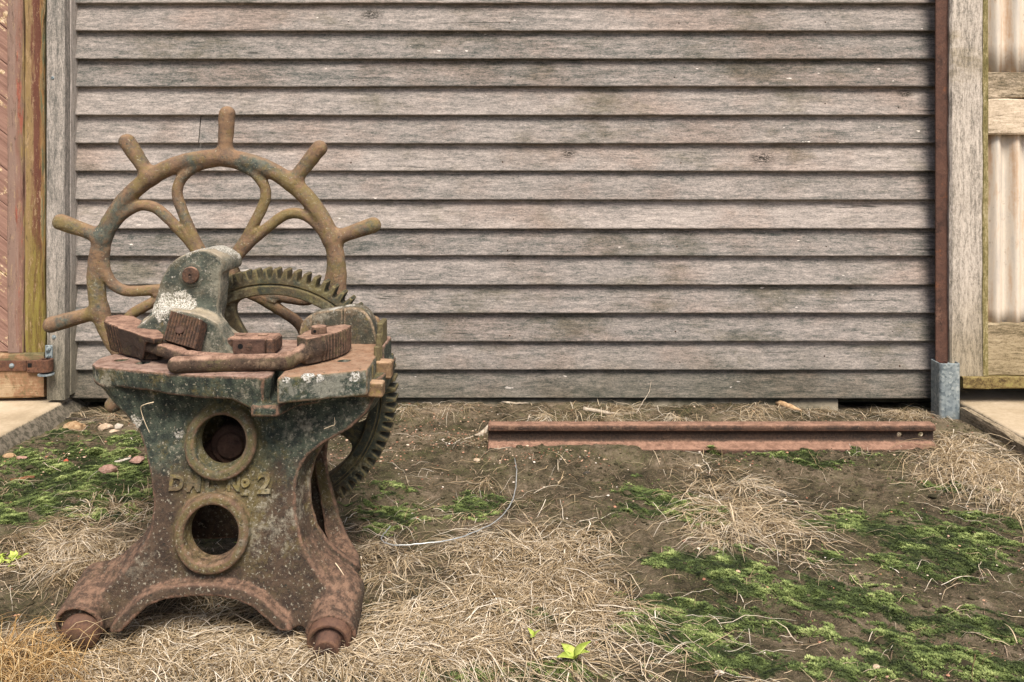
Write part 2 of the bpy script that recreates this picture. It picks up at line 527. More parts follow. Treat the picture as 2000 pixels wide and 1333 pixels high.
def wood(name, axis, stops, along=3.0, across=60.0, streak=None, green=None, green_t=0.6, flecks=None, tint='tint', knots=True, bump=0.6, zgreen=None, patch=None, knotlist=(), gain=3.0, crk=(0.325, 0.27)):
    """weathered timber, grain running along an axis (0 x, 2 z)"""
    m = Mat(name, rough=0.88, spec=0.2)
    t = m.attr(tint)
    comb = m.n('ShaderNodeCombineXYZ'); m.put(comb.inputs[0], m.math('MULTIPLY', t, 37.0)); m.put(comb.inputs[1], m.math('MULTIPLY', t, 11.0)); m.put(comb.inputs[2], m.math('MULTIPLY', t, 23.0))
    co = m.addv(m.co, comb.outputs[0])
    sv = [across] * 3; sv[axis] = along
    sv2 = [across * 0.28] * 3; sv2[axis] = along * 0.5
    sv3 = [across * 3.0] * 3; sv3[axis] = along * 16
    g1 = m.noise(1, 6, 0.7, vec=m.scale(tuple(sv), co), dist=0.6)
    g2 = m.noise(1, 4, 0.6, vec=m.scale(tuple(sv2), co), dist=1.2)
    g3 = m.noise(1, 4, 0.75, vec=m.scale(tuple(sv3), co), dist=0.3)
    fz = m.noise(230, 4, 0.8, vec=co)
    f = m.math('ADD', m.math('ADD', m.math('MULTIPLY', g1, 0.26), m.math('MULTIPLY', g2, 0.16)), m.math('ADD', m.math('MULTIPLY', g3, 0.36), m.math('MULTIPLY', fz, 0.30)))
    sv6 = [across * 1.3] * 3; sv6[axis] = along * 3.6
    g6 = m.noise(1, 8, 0.82, vec=m.scale(tuple(sv6), co, off=(1, 4, 2)), dist=0.5)
    f = m.math('ADD', m.math('MULTIPLY', m.math('SUBTRACT', m.math('ADD', m.math('MULTIPLY', f, 0.6), m.math('MULTIPLY', g6, 0.4)), 0.525), gain), 0.50)
    lv = m.noise(1.6, 4, 0.6, vec=co)
    f = m.math('ADD', f, m.math('MULTIPLY', m.math('SUBTRACT', lv, 0.5), 0.16))
    f = m.math('ADD', f, m.math('MULTIPLY', m.math('SUBTRACT', t, 0.5), 0.20))
    c = m.ramp(f, stops)
    if patch:   # warm/pink weather patches
        c = m.mix(m.math('MULTIPLY', m.step(m.noise(2.3, 5, 0.65, vec=m.scale((1, 1, 1.6), co, off=(4, 0, 2))), 0.44, 0.68), 0.45), c, patch, 'MULTIPLY')
    if green:
        gm = m.step(m.noise(2.0, 6, 0.7, vec=m.scale((1, 1, 2), co, off=(0, 5, 1))), green_t - 0.06, green_t + 0.12)
        if zgreen:
            gm = m.math('MAXIMUM', gm, m.math('MULTIPLY', m.step(m.math('ADD', m.xyz()[2], m.math('MULTIPLY', m.math('SUBTRACT', lv, 0.5), 0.5)), zgreen[1], zgreen[0]), 0.95))
        c = m.mix(m.math('MULTIPLY', gm, 0.62), c, green, 'MULTIPLY')
    # dark weather cracks along the grain
    sv4 = [across * 1.1] * 3; sv4[axis] = along * 0.55
    ck = m.step(m.noise(1, 3, 0.55, vec=m.scale(tuple(sv4), co, off=(2, 2, 2)), dist=0.8), crk[0], crk[1])
    c = m.mix(m.math('MULTIPLY', ck, 0.75), c, '#2c2f2b')
    for (kx, kz, kr) in knotlist:
        ks = m.sphere((kx, 0, kz - 0.0), kr * 0.2, kr, sq=(0.55, 0.0, 1.0))
        rg = m.noise(1, 3, 0.6, vec=m.scale((60, 1, 150), rot=(0, 0.5, 0)), dist=2.0)
        c = m.mix(m.math('MULTIPLY', ks, m.step(rg, 0.35, 0.6)), c, '#2b2823')
    if flecks:
        sv5 = [across * 1.0] * 3; sv5[axis] = along * 4.0
        fl = m.math('MULTIPLY', m.step(m.noise(1, 2, 0.5, vec=m.scale(tuple(sv5), co, off=(8, 3, 6))), 0.72, 0.75), m.step(m.noise(1.1, 3, 0.6, vec=co), 0.5, 0.6))
        c = m.mix(fl, c, flecks)
    hb = m.math('ADD', m.math('MULTIPLY', g1, 0.5), m.math('ADD', m.math('MULTIPLY', g3, 0.6), m.math('MULTIPLY', fz, 0.3)))
    hb = m.math('SUBTRACT', hb, m.math('MULTIPLY', ck, 0.6))
    return m.done(c, hb, bump, 0.003)

def flat(name, c, rough=0.8, var=0.15, sc=60, spec=0.3, metal=0.0, c2=None):
    m = Mat(name, rough, spec, metal)
    f = m.noise(sc, 5, 0.65)
    col = m.mix(m.step(f, 0.35, 0.65), c, c2 or c)
    return m.done(col, f, 0.3, 0.003)

GREYS = [(0.10, '#2f3534'), (0.31, '#5d5d58'), (0.50, '#847d77'), (0.70, '#a59b93'), (0.95, '#c8bcb2')]
MT = {}
MT['boards'] = wood('weathered_board_timber', 0, GREYS, along=6.0, across=80, green='#8d9070', green_t=0.56, flecks='#ddd3c8', zgreen=(0.02, 0.26), patch='#f0d8ca', knotlist=((0.842, 0.89, 0.035), (-0.535, 1.397, 0.03), (0.16, 0.905, 0.022), (1.35, 1.12, 0.02)))
MT['post'] = wood('grey_post_timber', 2, [(0.25, '#454743'), (0.42, '#7d7871'), (0.52, '#a0988f'), (0.65, '#b9afa6'), (0.8, '#cbc0b5')], along=5, across=75, green='#8a8a5e', green_t=0.68, zgreen=(0.05, 0.6), gain=1.9, crk=(0.27, 0.22))
MT['postr'] = wood('pale_post_timber', 2, [(0.25, '#41403a'), (0.40, '#837c72'), (0.52, '#b3a99d'), (0.65, '#cabfb2'), (0.8, '#dacfc2')], along=4, across=60, green='#9c915c', green_t=0.62, zgreen=(0.05, 0.5), gain=1.9, crk=(0.28, 0.23))
MT['rails'] = wood('pale_rail_timber', 0, [(0.25, '#443f33'), (0.42, '#877a66'), (0.52, '#b5a48e'), (0.65, '#cdbda6'), (0.8, '#dccdb8')], along=4, across=60, green='#8f8a50', green_t=0.56, zgreen=(0.05, 0.45), gain=2.0)
MT['darkwood'] = wood('dark_backing_timber', 0, [(0.25, '#15170f'), (0.45, '#2b2a20'), (0.6, '#3e392d'), (0.8, '#574f40')], along=4, across=60)  # near-black tone stands in for the shaded interior behind the gaps
# ------------------------------------------------------------------ timber wall
def zw(py, d=3.0):
    return H0 - (py - CY) * K * d
def xw(px, d=3.0):
    return (px - CX) * K * d

def tilt_tint(n, r=RNG):
    return r.random(n)

wall = thing('weatherboard_wall', (0.0, 3.03, 0.0), 'wall of weathered grey overlapping weatherboards behind the rusty machine', 'wall')
LINES = [6, 60, 115, 169, 225, 280, 334, 390, 447, 500, 556, 612, 667, 723, 778]
zl = [zw(p) for p in LINES]
while zl[0] < 2.45: zl.insert(0, zl[0] + 0.0985)
XL, XR = xw(140, 3.0) - 0.02, xw(1834, 3.0) + 0.03
V = []; Fq = []; T = []; base = 0
NX = 150
for i, zb in enumerate(zl):
    zt = (zl[i - 1] if i else zb + 0.0985) + 0.012
    segs = [(XL, XR)]
    if abs(zb - zw(280)) < 1e-6: segs = [(XL, xw(387)), (xw(389), XR)]
    for (xa, xb) in segs:
        n = max(8, int(NX * (xb - xa) / (XR - XL)))
        xs = np.linspace(xa, xb, n)
        sag = 0.0014 * vnoise2(xs * 0.9, np.full(n, i * 7.7), 3) * 2 + 0.0011 * vnoise2(xs * 22, np.full(n, i * 3.1), 5)
        cup = 0.004 * vnoise2(xs * 0.7, np.full(n, i * 5.3), 9)
        wv = 0.0022 * vnoise2(xs * 6, np.full(n, i * 2.3), 4)
        prof = [(3.000, 0.003), (3.0012, 0.0), (3.017, -0.0004), (3.0315, zt - zb), (3.0245, zt - zb), ]
        # closed loop: lip front -> bottom front -> bottom back -> top back -> top front
        m = len(prof)
        for (y, dz) in prof:
            top = dz > 0.05
            yy = y + (0 if top else 1) * (cup + wv)
            V.append(np.stack([xs, yy + 0 * xs, zb + dz + (0 if top else 1) * sag], 1))
        for a in range(m):
            b = (a + 1) % m
            k = np.arange(n - 1)
            Fq.append(np.stack([base + a * n + k, base + a * n + k + 1, base + b * n + k + 1, base + b * n + k], 1))
        caps = [base + a * n for a in range(m)]
        T.append(np.full(n * m, RNG.random()))
        base += n * m
boards = mesh_obj('weatherboards', np.concatenate(V), [np.concatenate(Fq)], MT['boards'], wall, False, {'tint': np.concatenate(T)})

# backing behind the boards, plinth strip under them
mb = MB(); mb.box((XL, 3.048, 0.02), (XR, 3.07, 2.5))
mb.build('backing', MT['darkwood'], wall, attrs={'tint': [0.3] * 8})
pl = Mat('earthy_plinth_concrete', 0.95, 0.15)
pc = pl.mix(pl.step(pl.noise(12, 6, 0.7), 0.35, 0.62), '#4c493c', '#837a69')
MT['plinth'] = pl.done(pc, pl.noise(60, 5, 0.7), 0.6, 0.004)
xs = np.linspace(xw(560), xw(1640), 120)
top = zw(781) - 0.004 + 0.002 * vnoise2(xs * 9, xs * 0, 2)
v = np.concatenate([np.stack([xs, 3.018 + 0.006 * vnoise2(xs * 12, xs * 0 + 4, 8), top], 1), np.stack([xs, 3.014 + 0 * xs, -0.05 + 0 * xs], 1), np.stack([xs, 3.04 + 0 * xs, top], 1)])
n = len(xs); k = np.arange(n - 1)
mesh_obj('plinth', v, [np.concatenate([np.stack([n + k, n + k + 1, k + 1, k], 1), np.stack([k, k + 1, 2 * n + k + 1, 2 * n + k], 1)])], MT['plinth'], wall)
# nail heads
nails = MB()
for i, zb in enumerate(zl[:]):
    for x in (-1.2, -0.62, -0.05, 0.55, 1.06, 1.31):
        xx = x + RNG.normal(0, 0.012); zz = zb + 0.03 + RNG.normal(0, 0.006)
        t = 3.0 + 0.026 * (zz - zb) / 0.11
        nails.lathe((xx, t + 0.004, zz), (0, -1, 0), [(0, 0.0030), (0.0046, 0.0030), (0.005, 0.0016)], 7)
nails.build('nail_heads', flat('rusty_nail_steel', '#2a221d', c2='#4a3528'), wall)

# ---------------- left post with bracket
post = thing('timber_post', (xw(108, 2.93), 2.98, 0.05), 'square grey timber post left of the weatherboards, carrying a hinge bracket', 'post')
xa, xb = xw(90.5, 2.93), xw(125.5, 2.93)
def plank(name, lo, hi, mat, parent, axis, bev=0.004, tint=None, n=40, wob=0.0015, seed=0):
    """a board subdivided along its axis with slightly worn, uneven edges"""
    lo = np.array(lo, float); hi = np.array(hi, float)
    o1, o2 = [k for k in range(3) if k != axis]
    b = bev
    ring = []
    for (u, w_) in [(lo[o1] + b, lo[o2]), (hi[o1] - b, lo[o2]), (hi[o1], lo[o2] + b), (hi[o1], hi[o2] - b), (hi[o1] - b, hi[o2]), (lo[o1] + b, hi[o2]), (lo[o1], hi[o2] - b), (lo[o1], lo[o2] + b)]:
        ring.append((u, w_))
    ts = np.linspace(lo[axis], hi[axis], n)
    vs = []
    for r, (u, w_) in enumerate(ring):
        p = np.zeros((n, 3)); p[:, axis] = ts
        p[:, o1] = u + wob * 2 * vnoise2(ts * 14, np.full(n, r // 2 * 3.3 + seed), 3)
        p[:, o2] = w_ + wob * 2 * vnoise2(ts * 14, np.full(n, r // 2 * 5.9 + seed + 50), 4)
        vs.append(p)
    vs = np.concatenate(vs); k = np.arange(n - 1); q = []
    for r in range(8):
        s_ = (r + 1) % 8
        q.append(np.stack([r * n + k, s_ * n + k, s_ * n + k + 1, r * n + k + 1], 1))
    q = np.concatenate(q)
    if axis == 1: q = q[:, ::-1]
    c0 = np.array([[r * n for r in range(8)][::-1]]); c1 = np.array([[r * n + n - 1 for r in range(8)]])
    if axis == 1: c0, c1 = c0[:, ::-1], c1[:, ::-1]
    o = mesh_obj(name, vs, [q, c0, c1], mat, parent, False, {'tint': np.full(len(vs), RNG.random() if tint is None else tint)})
    return o
plank('post_timber', (xa, 2.93, zw(782, 2.93)), (xb, 2.968, 2.45), MT['post'], post, 2, 0.003, 0.31)
plank('side_timber', (xa + 0.004, 2.9695, zw(778, 2.93)), (xb + 0.0015, 3.04, 2.45), MT['post'], post, 2, 0.003, 0.83, seed=9)
galv = Mat('galvanised_zinc', 0.5, 0.5, 0.35)
gv = galv.voro(120, out='Color'); gs = galv.xyz(gv)[0]
gc = galv.ramp(galv.math('ADD', galv.math('MULTIPLY', gs, 0.4), galv.math('MULTIPLY', galv.noise(45, 7, 0.75), 0.65)), [(0.25, '#5f6b70'), (0.5, '#7f898c'), (0.7, '#98a09f'), (0.9, '#bcbfbb')])
gst = galv.step(galv.noise(9, 6, 0.75), 0.56, 0.72)
gc = galv.mix(galv.math('MULTIPLY', gst, 0.5), gc, '#6a6a5f')
MT['galv'] = galv.done(gc, galv.noise(120, 4, 0.6), 0.15, 0.002, rough=galv.math('ADD', 0.5, galv.math('MULTIPLY', gs, 0.2)))
def screw(px, py, d, parent, r=0.006, mat='galv'):
    c = W(px, py, d)
    m = MB(); m.lathe(c + (0, 0.001, 0), (0, -1, 0), [(0, r), (0.0025, r), (0.004, r * 0.7), (0.0042, r * 0.42), (0.0024, r * 0.36)], 12)
    m.lathe(c + (0, 0.0015, 0), (0, -1, 0), [(0, r * 1.35), (0.0012, r * 1.3)], 12)
    return m.build('screw', MT[mat], parent)
screw(103, 153, 2.93, post); screw(105, 659, 2.93, post)
br = MB()
p0, p1 = W(89.5, 733, 2.93), W(104, 674, 2.93)
br.box((p0[0], 2.9235, p0[2]), (p1[0], 2.9285, p1[2]), 0.002)
p2 = W(90, 731, 2.9)
br.lathe(p2 + (0, 0.0, -0.003), (0, 0, 1), [(0, 0.026), (0.004, 0.026)], 20)
bko = br.build('hinge_bracket', MT['galv'], post)
for px, py in ((95, 682.5), (95, 695)):
    c = W(px, py, 2.9235)
    nb = MB(); nb.lathe(c + (0, 0.0005, 0), (0, -1, 0), [(0, 0.0075), (0.001, 0.008), (0.0065, 0.008), (0.007, 0.0072)], 6)
    nb.lathe(c, (0, -1, 0), [(0.006, 0.0042), (0.0125, 0.0042), (0.0135, 0.003)], 10)
    nb.build('nut', MT['galv'], bko)

# ---------------- old red door on the left
door = thing('old_plank_door', (-1.95, 2.98, 0.06), 'old door with peeling red and mustard paint and diagonal planks, at the left edge', 'door')
xd = xw(85.5, 2.95)
st = Mat('peeling_door_paint', 0.85, 0.25)
X_, Y_, Z_ = st.xyz()
grain = st.noise(1, 5, 0.7, vec=st.scale((90, 90, 5)), dist=0.5)
fine = st.noise(160, 5, 0.75)
g2 = st.noise(1, 4, 0.7, vec=st.scale((22, 22, 3.0)), dist=1.5)
xx = st.math('ADD', X_, st.math('ADD', st.math('MULTIPLY', st.math('SUBTRACT', g2, 0.5), 0.05), st.math('MULTIPLY', st.math('SUBTRACT', grain, 0.5), 0.06)))
x0 = xw(14, 2.95) + 1.95; x1 = xd + 1.95
u = st.math('DIVIDE', st.math('SUBTRACT', xx, x0), x1 - x0)
colr = st.ramp(u, [(0.0, '#7d675c'), (0.22, '#877064'), (0.34, '#7d5d50'), (0.44, '#77624f'), (0.50, '#8a744c'), (0.64, '#846c4c'), (0.72, '#654235'), (0.86, '#5d392d'), (0.93, '#86663f'), (1.0, '#5d5e45')])
zg = st.step(st.math('ADD', Z_, st.math('MULTIPLY', st.math('SUBTRACT', g2, 0.5), 0.7)), 0.75, 0.25)
olive = st.math('MULTIPLY', zg, st.step(u, 0.42, 0.56))
colr = st.mix(st.math('MULTIPLY', olive, 0.85), colr, st.mix(st.step(grain, 0.35, 0.62), '#5c4a25', '#83793a'))
red = st.math('MULTIPLY', st.step(st.noise(1, 5, 0.7, vec=st.scale((40, 40, 6), off=(3, 3, 3))), 0.53, 0.6), st.math('MULTIPLY', st.step(u, 0.22, 0.30), st.step(u, 0.46, 0.40)))
colr = st.mix(st.math('MULTIPLY', red, 0.7), colr, '#94503f')
chip = st.math('MULTIPLY', st.step(st.noise(1, 5, 0.8, vec=st.scale((70, 70, 14), off=(1, 6, 3))), 0.56, 0.62), 0.6)
colr = st.mix(chip, colr, '#a58c6c')
crk = st.step(st.noise(1, 4, 0.6, vec=st.scale((120, 120, 7), off=(5, 0, 0))), 0.33, 0.26)
colr = st.mix(st.math('MULTIPLY', crk, 0.7), colr, '#33231a')
colr = st.mix(st.step(fine, 0.58, 0.72), colr, st.mix(0.5, colr, '#b79a86'))
colr = st.mix(st.math('MULTIPLY', st.step(st.noise(1, 6, 0.8, vec=st.scale((110, 110, 22), off=(4, 2, 7))), 0.46, 0.36), 0.6), colr, '#3f3127')
MT['stile'] = st.done(colr, st.math('ADD', grain, st.math('MULTIPLY', fine, 0.5)), 0.7, 0.004)
dg = Mat('flaking_red_planks', 0.88, 0.2)
rt = dg.scale((1, 1, 1), rot=(0, math.radians(-38), 0))
gg = dg.noise(1, 5, 0.7, vec=dg.scale((6, 80, 90), vec=rt)); ff = dg.noise(60, 5, 0.75)
c = dg.mix(dg.step(gg, 0.3, 0.65), '#775a4f', '#947567')
c = dg.mix(dg.step(dg.math('ADD', dg.noise(14, 6, 0.75), dg.math('MULTIPLY', dg.math('SUBTRACT', gg, 0.5), 0.5)), 0.58, 0.63), c, dg.mix(dg.step(ff, 0.4, 0.6), '#8f7650', '#d6bfa0'))
MT['diag'] = dg.done(c, dg.math('ADD', gg, ff), 0.7, 0.004)
lr = Mat('weathered_door_rail', 0.88, 0.2)
g = lr.noise(1, 5, 0.7, vec=lr.scale((5, 80, 80))); f = lr.noise(9, 6, 0.75, dist=0.4)
c = lr.ramp(lr.math('ADD', lr.math('MULTIPLY', f, 0.75), lr.math('MULTIPLY', g, 0.25)), [(0.3, '#453f2b'), (0.42, '#6c6347'), (0.5, '#8b6a50'), (0.58, '#a08a6c'), (0.7, '#b39a7e')])
c = lr.mix(lr.math('MULTIPLY', lr.step(lr.noise(60, 5, 0.7), 0.55, 0.68), 0.6), c, '#4c4a2c')
MT['lrail'] = lr.done(c, lr.math('ADD', g, f), 0.7, 0.004)

zb = zw(777, 2.95)
zr = zw(690, 2.95)
o = plank('stile', (xw(14, 2.95), 2.95, zr + 0.001), (xw(45, 2.95), 2.985, 2.4), MT['stile'], door, 2, 0.003, n=60, wob=0.002)
o = plank('stile', (xw(45.6, 2.95), 2.953, zr + 0.001), (xd, 2.988, 2.4), MT['stile'], door, 2, 0.005, n=60, wob=0.003, seed=4)
o = plank('bottom_rail', (-2.9, 2.945, zb), (xd + 0.002, 2.985, zr), MT['lrail'], door, 0, 0.006, n=40, wob=0.004)
# diagonal planks
dm = MB()
def clipz(poly, z, keep_above):
    out = []
    for a, b in zip(poly, poly[1:] + poly[:1]):
        ia = (a[1] >= z) == keep_above; ib = (b[1] >= z) == keep_above
        if ia: out.append(a)
        if ia != ib:
            t = (z - a[1]) / (b[1] - a[1]); out.append((a[0] + t * (b[0] - a[0]), z))
    return out
for i in range(-12, 24):
    z0 = zr - 0.6 + i * 0.1225
    w = 0.1195
    xr_, xl_ = xw(14.2, 2.95), -2.9
    sl = 0.80
    pts = []
    A = (xr_, z0); B = (xr_, z0 + w); Cc = (xl_, z0 + w + sl * (xr_ - xl_)); D = (xl_, z0 + sl * (xr_ - xl_))
    pg = clipz(clipz([A, B, Cc, D], zr + 0.001, True), 2.4, False)
    if len(pg) < 3: continue
    dm.prism(pg, 'y', 2.962, 2.98)
dmo = dm.build('diagonal_planks', MT['diag'], door); bevel(dmo, 0.0025, 2)
# strap hinge
hr = iron('hinge_iron', ('#2a211c', '#40332a'), ('#4d3529', '#6d4a37'), '#7d6a4e', '#6a6430', 0.42)
BASE_SAVE = BASE
MT['hinge'] = hr
hb = MB()
za, zc = zw(727, 2.94), zw(703, 2.94)
ys = np.linspace(-2.9, xw(84, 2.93), 60)
hb.box((-2.9, 2.936, za + 0.003), (xw(52, 2.94), 2.944, zc - 0.003), 0.002)
hb.box((xw(52, 2.93), 2.928, za - 0.001), (xw(84, 2.93), 2.9345, zc + 0.001), 0.003)
ho = hb.build('strap_hinge', MT['hinge'], door)
m = MB()
c = W(90, 714, 2.905); hh = 0.021
m.lathe(c + (0, 0, -hh), (0, 0, 1), [(0, 0.0215), (0.002, 0.0225), (2 * hh - 0.002, 0.0225), (2 * hh, 0.0215), (2 * hh, 0.013), (0.006, 0.013)], 24)
m.box((xw(80, 2.93), 2.9265, c[2] - hh + 0.002), (c[0] + 0.004, 2.9335, c[2] + hh - 0.002), 0.002)
m.build('hinge_eye', MT['hinge'], ho)
m = MB(); c = W(58, 714, 2.928); m.box(c + (-0.007, -0.001, -0.007), c + (0.007, 0.002, 0.007))
m.build('square_hole', flat('black_hole', '#0c0c0b'), ho)
m = MB(); c = W(23, 715, 2.936); m.lathe(c, (0, -1, 0), [(-0.002, 0.0095), (0.002, 0.0088), (0.0045, 0.006), (0.0055, 0.002)], 16)
m.build('dome_bolt', MT['galv'], ho, True)

# ---------------- right: rusted strip, timber-framed door with corrugated iron
rs = iron('red_rust_steel', ('#36251e', '#432e26'), ('#4c342a', '#5a3e32'), '#775a4a', '#7a4a2c', 0.46, fine=0.7, pale_t=0.62, spk=0.74)
MT['rust'] = rs
m = MB()
m.box((xw(1827, 2.95), 2.948, 0.13), (xw(1853, 2.95), 2.956, 2.45), 0.002)
o = m.build('rusted_steel_jamb', MT['rust']); 
tag(o, 'tall dark red rusted steel angle strip between the weatherboards and the right timber stile', 'steel strip')

bay = thing('framed_iron_door', (1.9, 2.96, 0.09), 'timber framed door clad in pale corrugated iron, at the right edge', 'door')
s0, s1 = xw(1856.5, 2.93), xw(1919, 2.93)
plank('stile', (s0, 2.93, zw(735, 2.93)), (xw(1929.5, 2.93), 2.975, 2.45), MT['postr'], bay, 2, 0.007, 0.42, n=60, wob=0.002)
olv = wood('olive_edge_paint', 2, [(0.25, '#57502f'), (0.45, '#7d734c'), (0.55, '#948865'), (0.75, '#ab9f80')], along=6, across=60, bump=0.4)
plank('edge_strip', (xw(1919, 2.93), 2.9265, zw(734, 2.93)), (xw(1929.5, 2.93), 2.9305, 2.45), olv, bay, 2, 0.0015, 0.2, n=60, wob=0.0015)
rx = xw(1931, 2.93)
plank('rail', (rx, 2.934, zw(193, 2.934) + 0.001), (3.1, 2.975, zw(141, 2.934)), MT['rails'], bay, 0, 0.004, 0.1, n=50, wob=0.0025)
plank('rail', (rx, 2.931, zw(263, 2.934)), (3.1, 2.975, zw(193, 2.934) - 0.001), MT['rails'], bay, 0, 0.005, 0.77, n=50, wob=0.0025, seed=5)
plank('rail', (rx, 2.934, zw(735, 2.93)), (3.1, 2.975, zw(633, 2.934)), MT['rails'], bay, 0, 0.004, 0.53, n=50, wob=0.002, seed=8)
ol = wood('olive_painted_timber', 0, [(0.25, '#4b3d28'), (0.42, '#75653f'), (0.5, '#85764f'), (0.6, '#837a44'), (0.75, '#999260')], along=7, across=30, bump=0.4)
plank('bottom_rail', (xw(1880, 2.92), 2.918, zw(760, 2.92)), (3.1, 2.98, zw(736.5, 2.92)), ol, bay, 0, 0.004, 0.2, n=40, wob=0.002)
ci = Mat('rust_stained_corrugated_iron', 0.6, 0.4)
X_, Y_, Z_ = ci.xyz()
v1 = ci.noise(1, 6, 0.7, vec=ci.scale((26, 26, 1.6)), dist=0.4); v2 = ci.noise(1, 5, 0.7, vec=ci.scale((9, 9, 3.5)), dist=0.3); v3 = ci.noise(70, 5, 0.7)
c = ci.ramp(ci.math('ADD', ci.math('MULTIPLY', v1, 0.55), ci.math('ADD', ci.math('MULTIPLY', v2, 0.35), ci.math('MULTIPLY', v3, 0.1))), [(0.30, '#85837f'), (0.41, '#b5ada2'), (0.5, '#c9beae'), (0.58, '#b99f85'), (0.66, '#9c7d65'), (0.8, '#cfc3b2')])
c = ci.mix(ci.math('MULTIPLY', ci.step(ci.noise(40, 5, 0.75), 0.60, 0.7), 0.6), c, '#8a7660')
MT['iron_sheet'] = ci.done(c, v3, 0.2, 0.002)
def corr(za, zb_, name):
    xs = np.arange(xw(1929, 2.95), 3.1, 0.004)
    zs = np.linspace(za, zb_, 12)
    y = 2.965 - 0.013 * np.cos((xs - xw(1950, 2.95)) * 2 * math.pi / 0.068)
    vv = np.stack([np.tile(xs, len(zs)), np.tile(y, len(zs)), np.repeat(zs, len(xs))], 1)
    nx = len(xs); q = []
    for j in range(len(zs) - 1):
        k = np.arange(nx - 1) + j * nx
        q.append(np.stack([k, k + 1, k + 1 + nx, k + nx], 1))
    o = mesh_obj(name, vv, [np.concatenate(q)], MT['iron_sheet'], bay, True)
    o.modifiers.new('thick', 'SOLIDIFY').thickness = 0.0012
corr(zw(640, 2.95), zw(255, 2.95), 'corrugated_sheet')
corr(zw(150, 2.95), 2.45, 'corrugated_sheet')
# dark panels added behind both doors to keep sky light out of gaps
m = MB(); m.box((-3.2, 3.25, -0.05), (3.2, 3.28, 2.5)); m.box((-3.2, 2.99, 2.46), (3.2, 3.25, 2.5))
m.box((-3.2, 3.0, -0.05), (-3.15, 3.25, 2.46)); m.box((3.15, 3.0, -0.05), (3.2, 3.25, 2.46))
tag(m.build('light_block_panels', MT['darkwood'], attrs={'tint': [0.5] * 32}), 'added dark panels that keep sky light out of the gap under the right door', 'light blocking panel')

# ---------------- galvanised sleeve
sl = thing('galvanised_sleeve', (1.45, 2.935, 0.0), 'upright galvanised steel box sleeve standing at the foot of the rusted strip', 'steel sleeve')
xa, xb, ya, yb, zt = 1.4155, 1.4865, 2.897, 2.972, 0.193
def rrect(x0, x1, y0, y1, r, n=5):
    pts = []
    for cx, cy, a0 in ((x1 - r, y0 + r, -90), (x1 - r, y1 - r, 0), (x0 + r, y1 - r, 90), (x0 + r, y0 + r, 180)):
        for a in np.linspace(a0, a0 + 90, n):
            pts.append((cx + r * math.cos(math.radians(a)), cy + r * math.sin(math.radians(a))))
    return pts
pr = rrect(xa, xb, ya, yb, 0.012)
m = MB(); n = len(pr)
vv = []
for z in (-0.03, zt - 0.0012, zt):
    s = 0.0 if z < zt else 0.0012
    q = np.array(rrect(xa + s, xb - s, ya + s, yb - s, 0.012))
    vv.append(np.hstack([q, np.full((n, 1), z)]))
qi = np.array(rrect(xa + 0.004, xb - 0.004, ya + 0.004, yb - 0.004, 0.009))
vv.append(np.hstack([qi, np.full((n, 1), zt)])); vv.append(np.hstack([qi, np.full((n, 1), zt - 0.006)]))
fs = []
for r in range(4):
    for i in range(n):
        j = (i + 1) % n
        fs.append((r * n + i, r * n + j, (r + 1) * n + j, (r + 1) * n + i))
fs.append(tuple(4 * n + i for i in range(n)))
m.add(np.concatenate(vv), fs)
m.box((xa + 0.0165, ya - 0.0012, 0.0), (xa + 0.018, ya + 0.001, zt - 0.002))
m.build('sleeve_body', MT['galv'], sl)
m = MB(); m.lathe((xa + 0.026, 2.932, zt - 0.0055), (0, 0, 1), [(0, 0.015), (0.0035, 0.015), (0.0035, 0.0125), (0.001, 0.0115)], 16)
m.build('rusty_hole_disc', flat('dark_hole_rust', '#2b1d18', c2='#4a2a20'), sl)  # dark rusty disc stands in for the shaded hole in the cap

# ---------------- slabs and timber edging
cs = Mat('tan_concrete', 0.9, 0.2)  # mottled tan concrete, the slabs' own tone
f1 = cs.noise(5, 6, 0.7, dist=0.3); f2 = cs.noise(60, 6, 0.75); f3 = cs.noise(260, 3, 0.7)
c = cs.ramp(cs.math('ADD', cs.math('MULTIPLY', f1, 0.6), cs.math('ADD', cs.math('MULTIPLY', f2, 0.25), cs.math('MULTIPLY', f3, 0.15))), [(0.3, '#8f8069'), (0.45, '#a8977d'), (0.55, '#b8a78e'), (0.7, '#c6b8a2')])
c = cs.mix(cs.math('MULTIPLY', cs.step(cs.noise(18, 6, 0.8), 0.62, 0.72), 0.5), c, '#6c614f')
c = cs.mix(cs.step(cs.math('ADD', cs.xyz()[2], cs.math('MULTIPLY', cs.math('SUBTRACT', f2, 0.5), 0.012)), 0.046, 0.040), c, cs.mix(cs.step(f2, 0.38, 0.6), '#4a463b', '#7b7264'))
MT['conc'] = cs.done(c, cs.math('ADD', f2, f3), 0.35, 0.003)
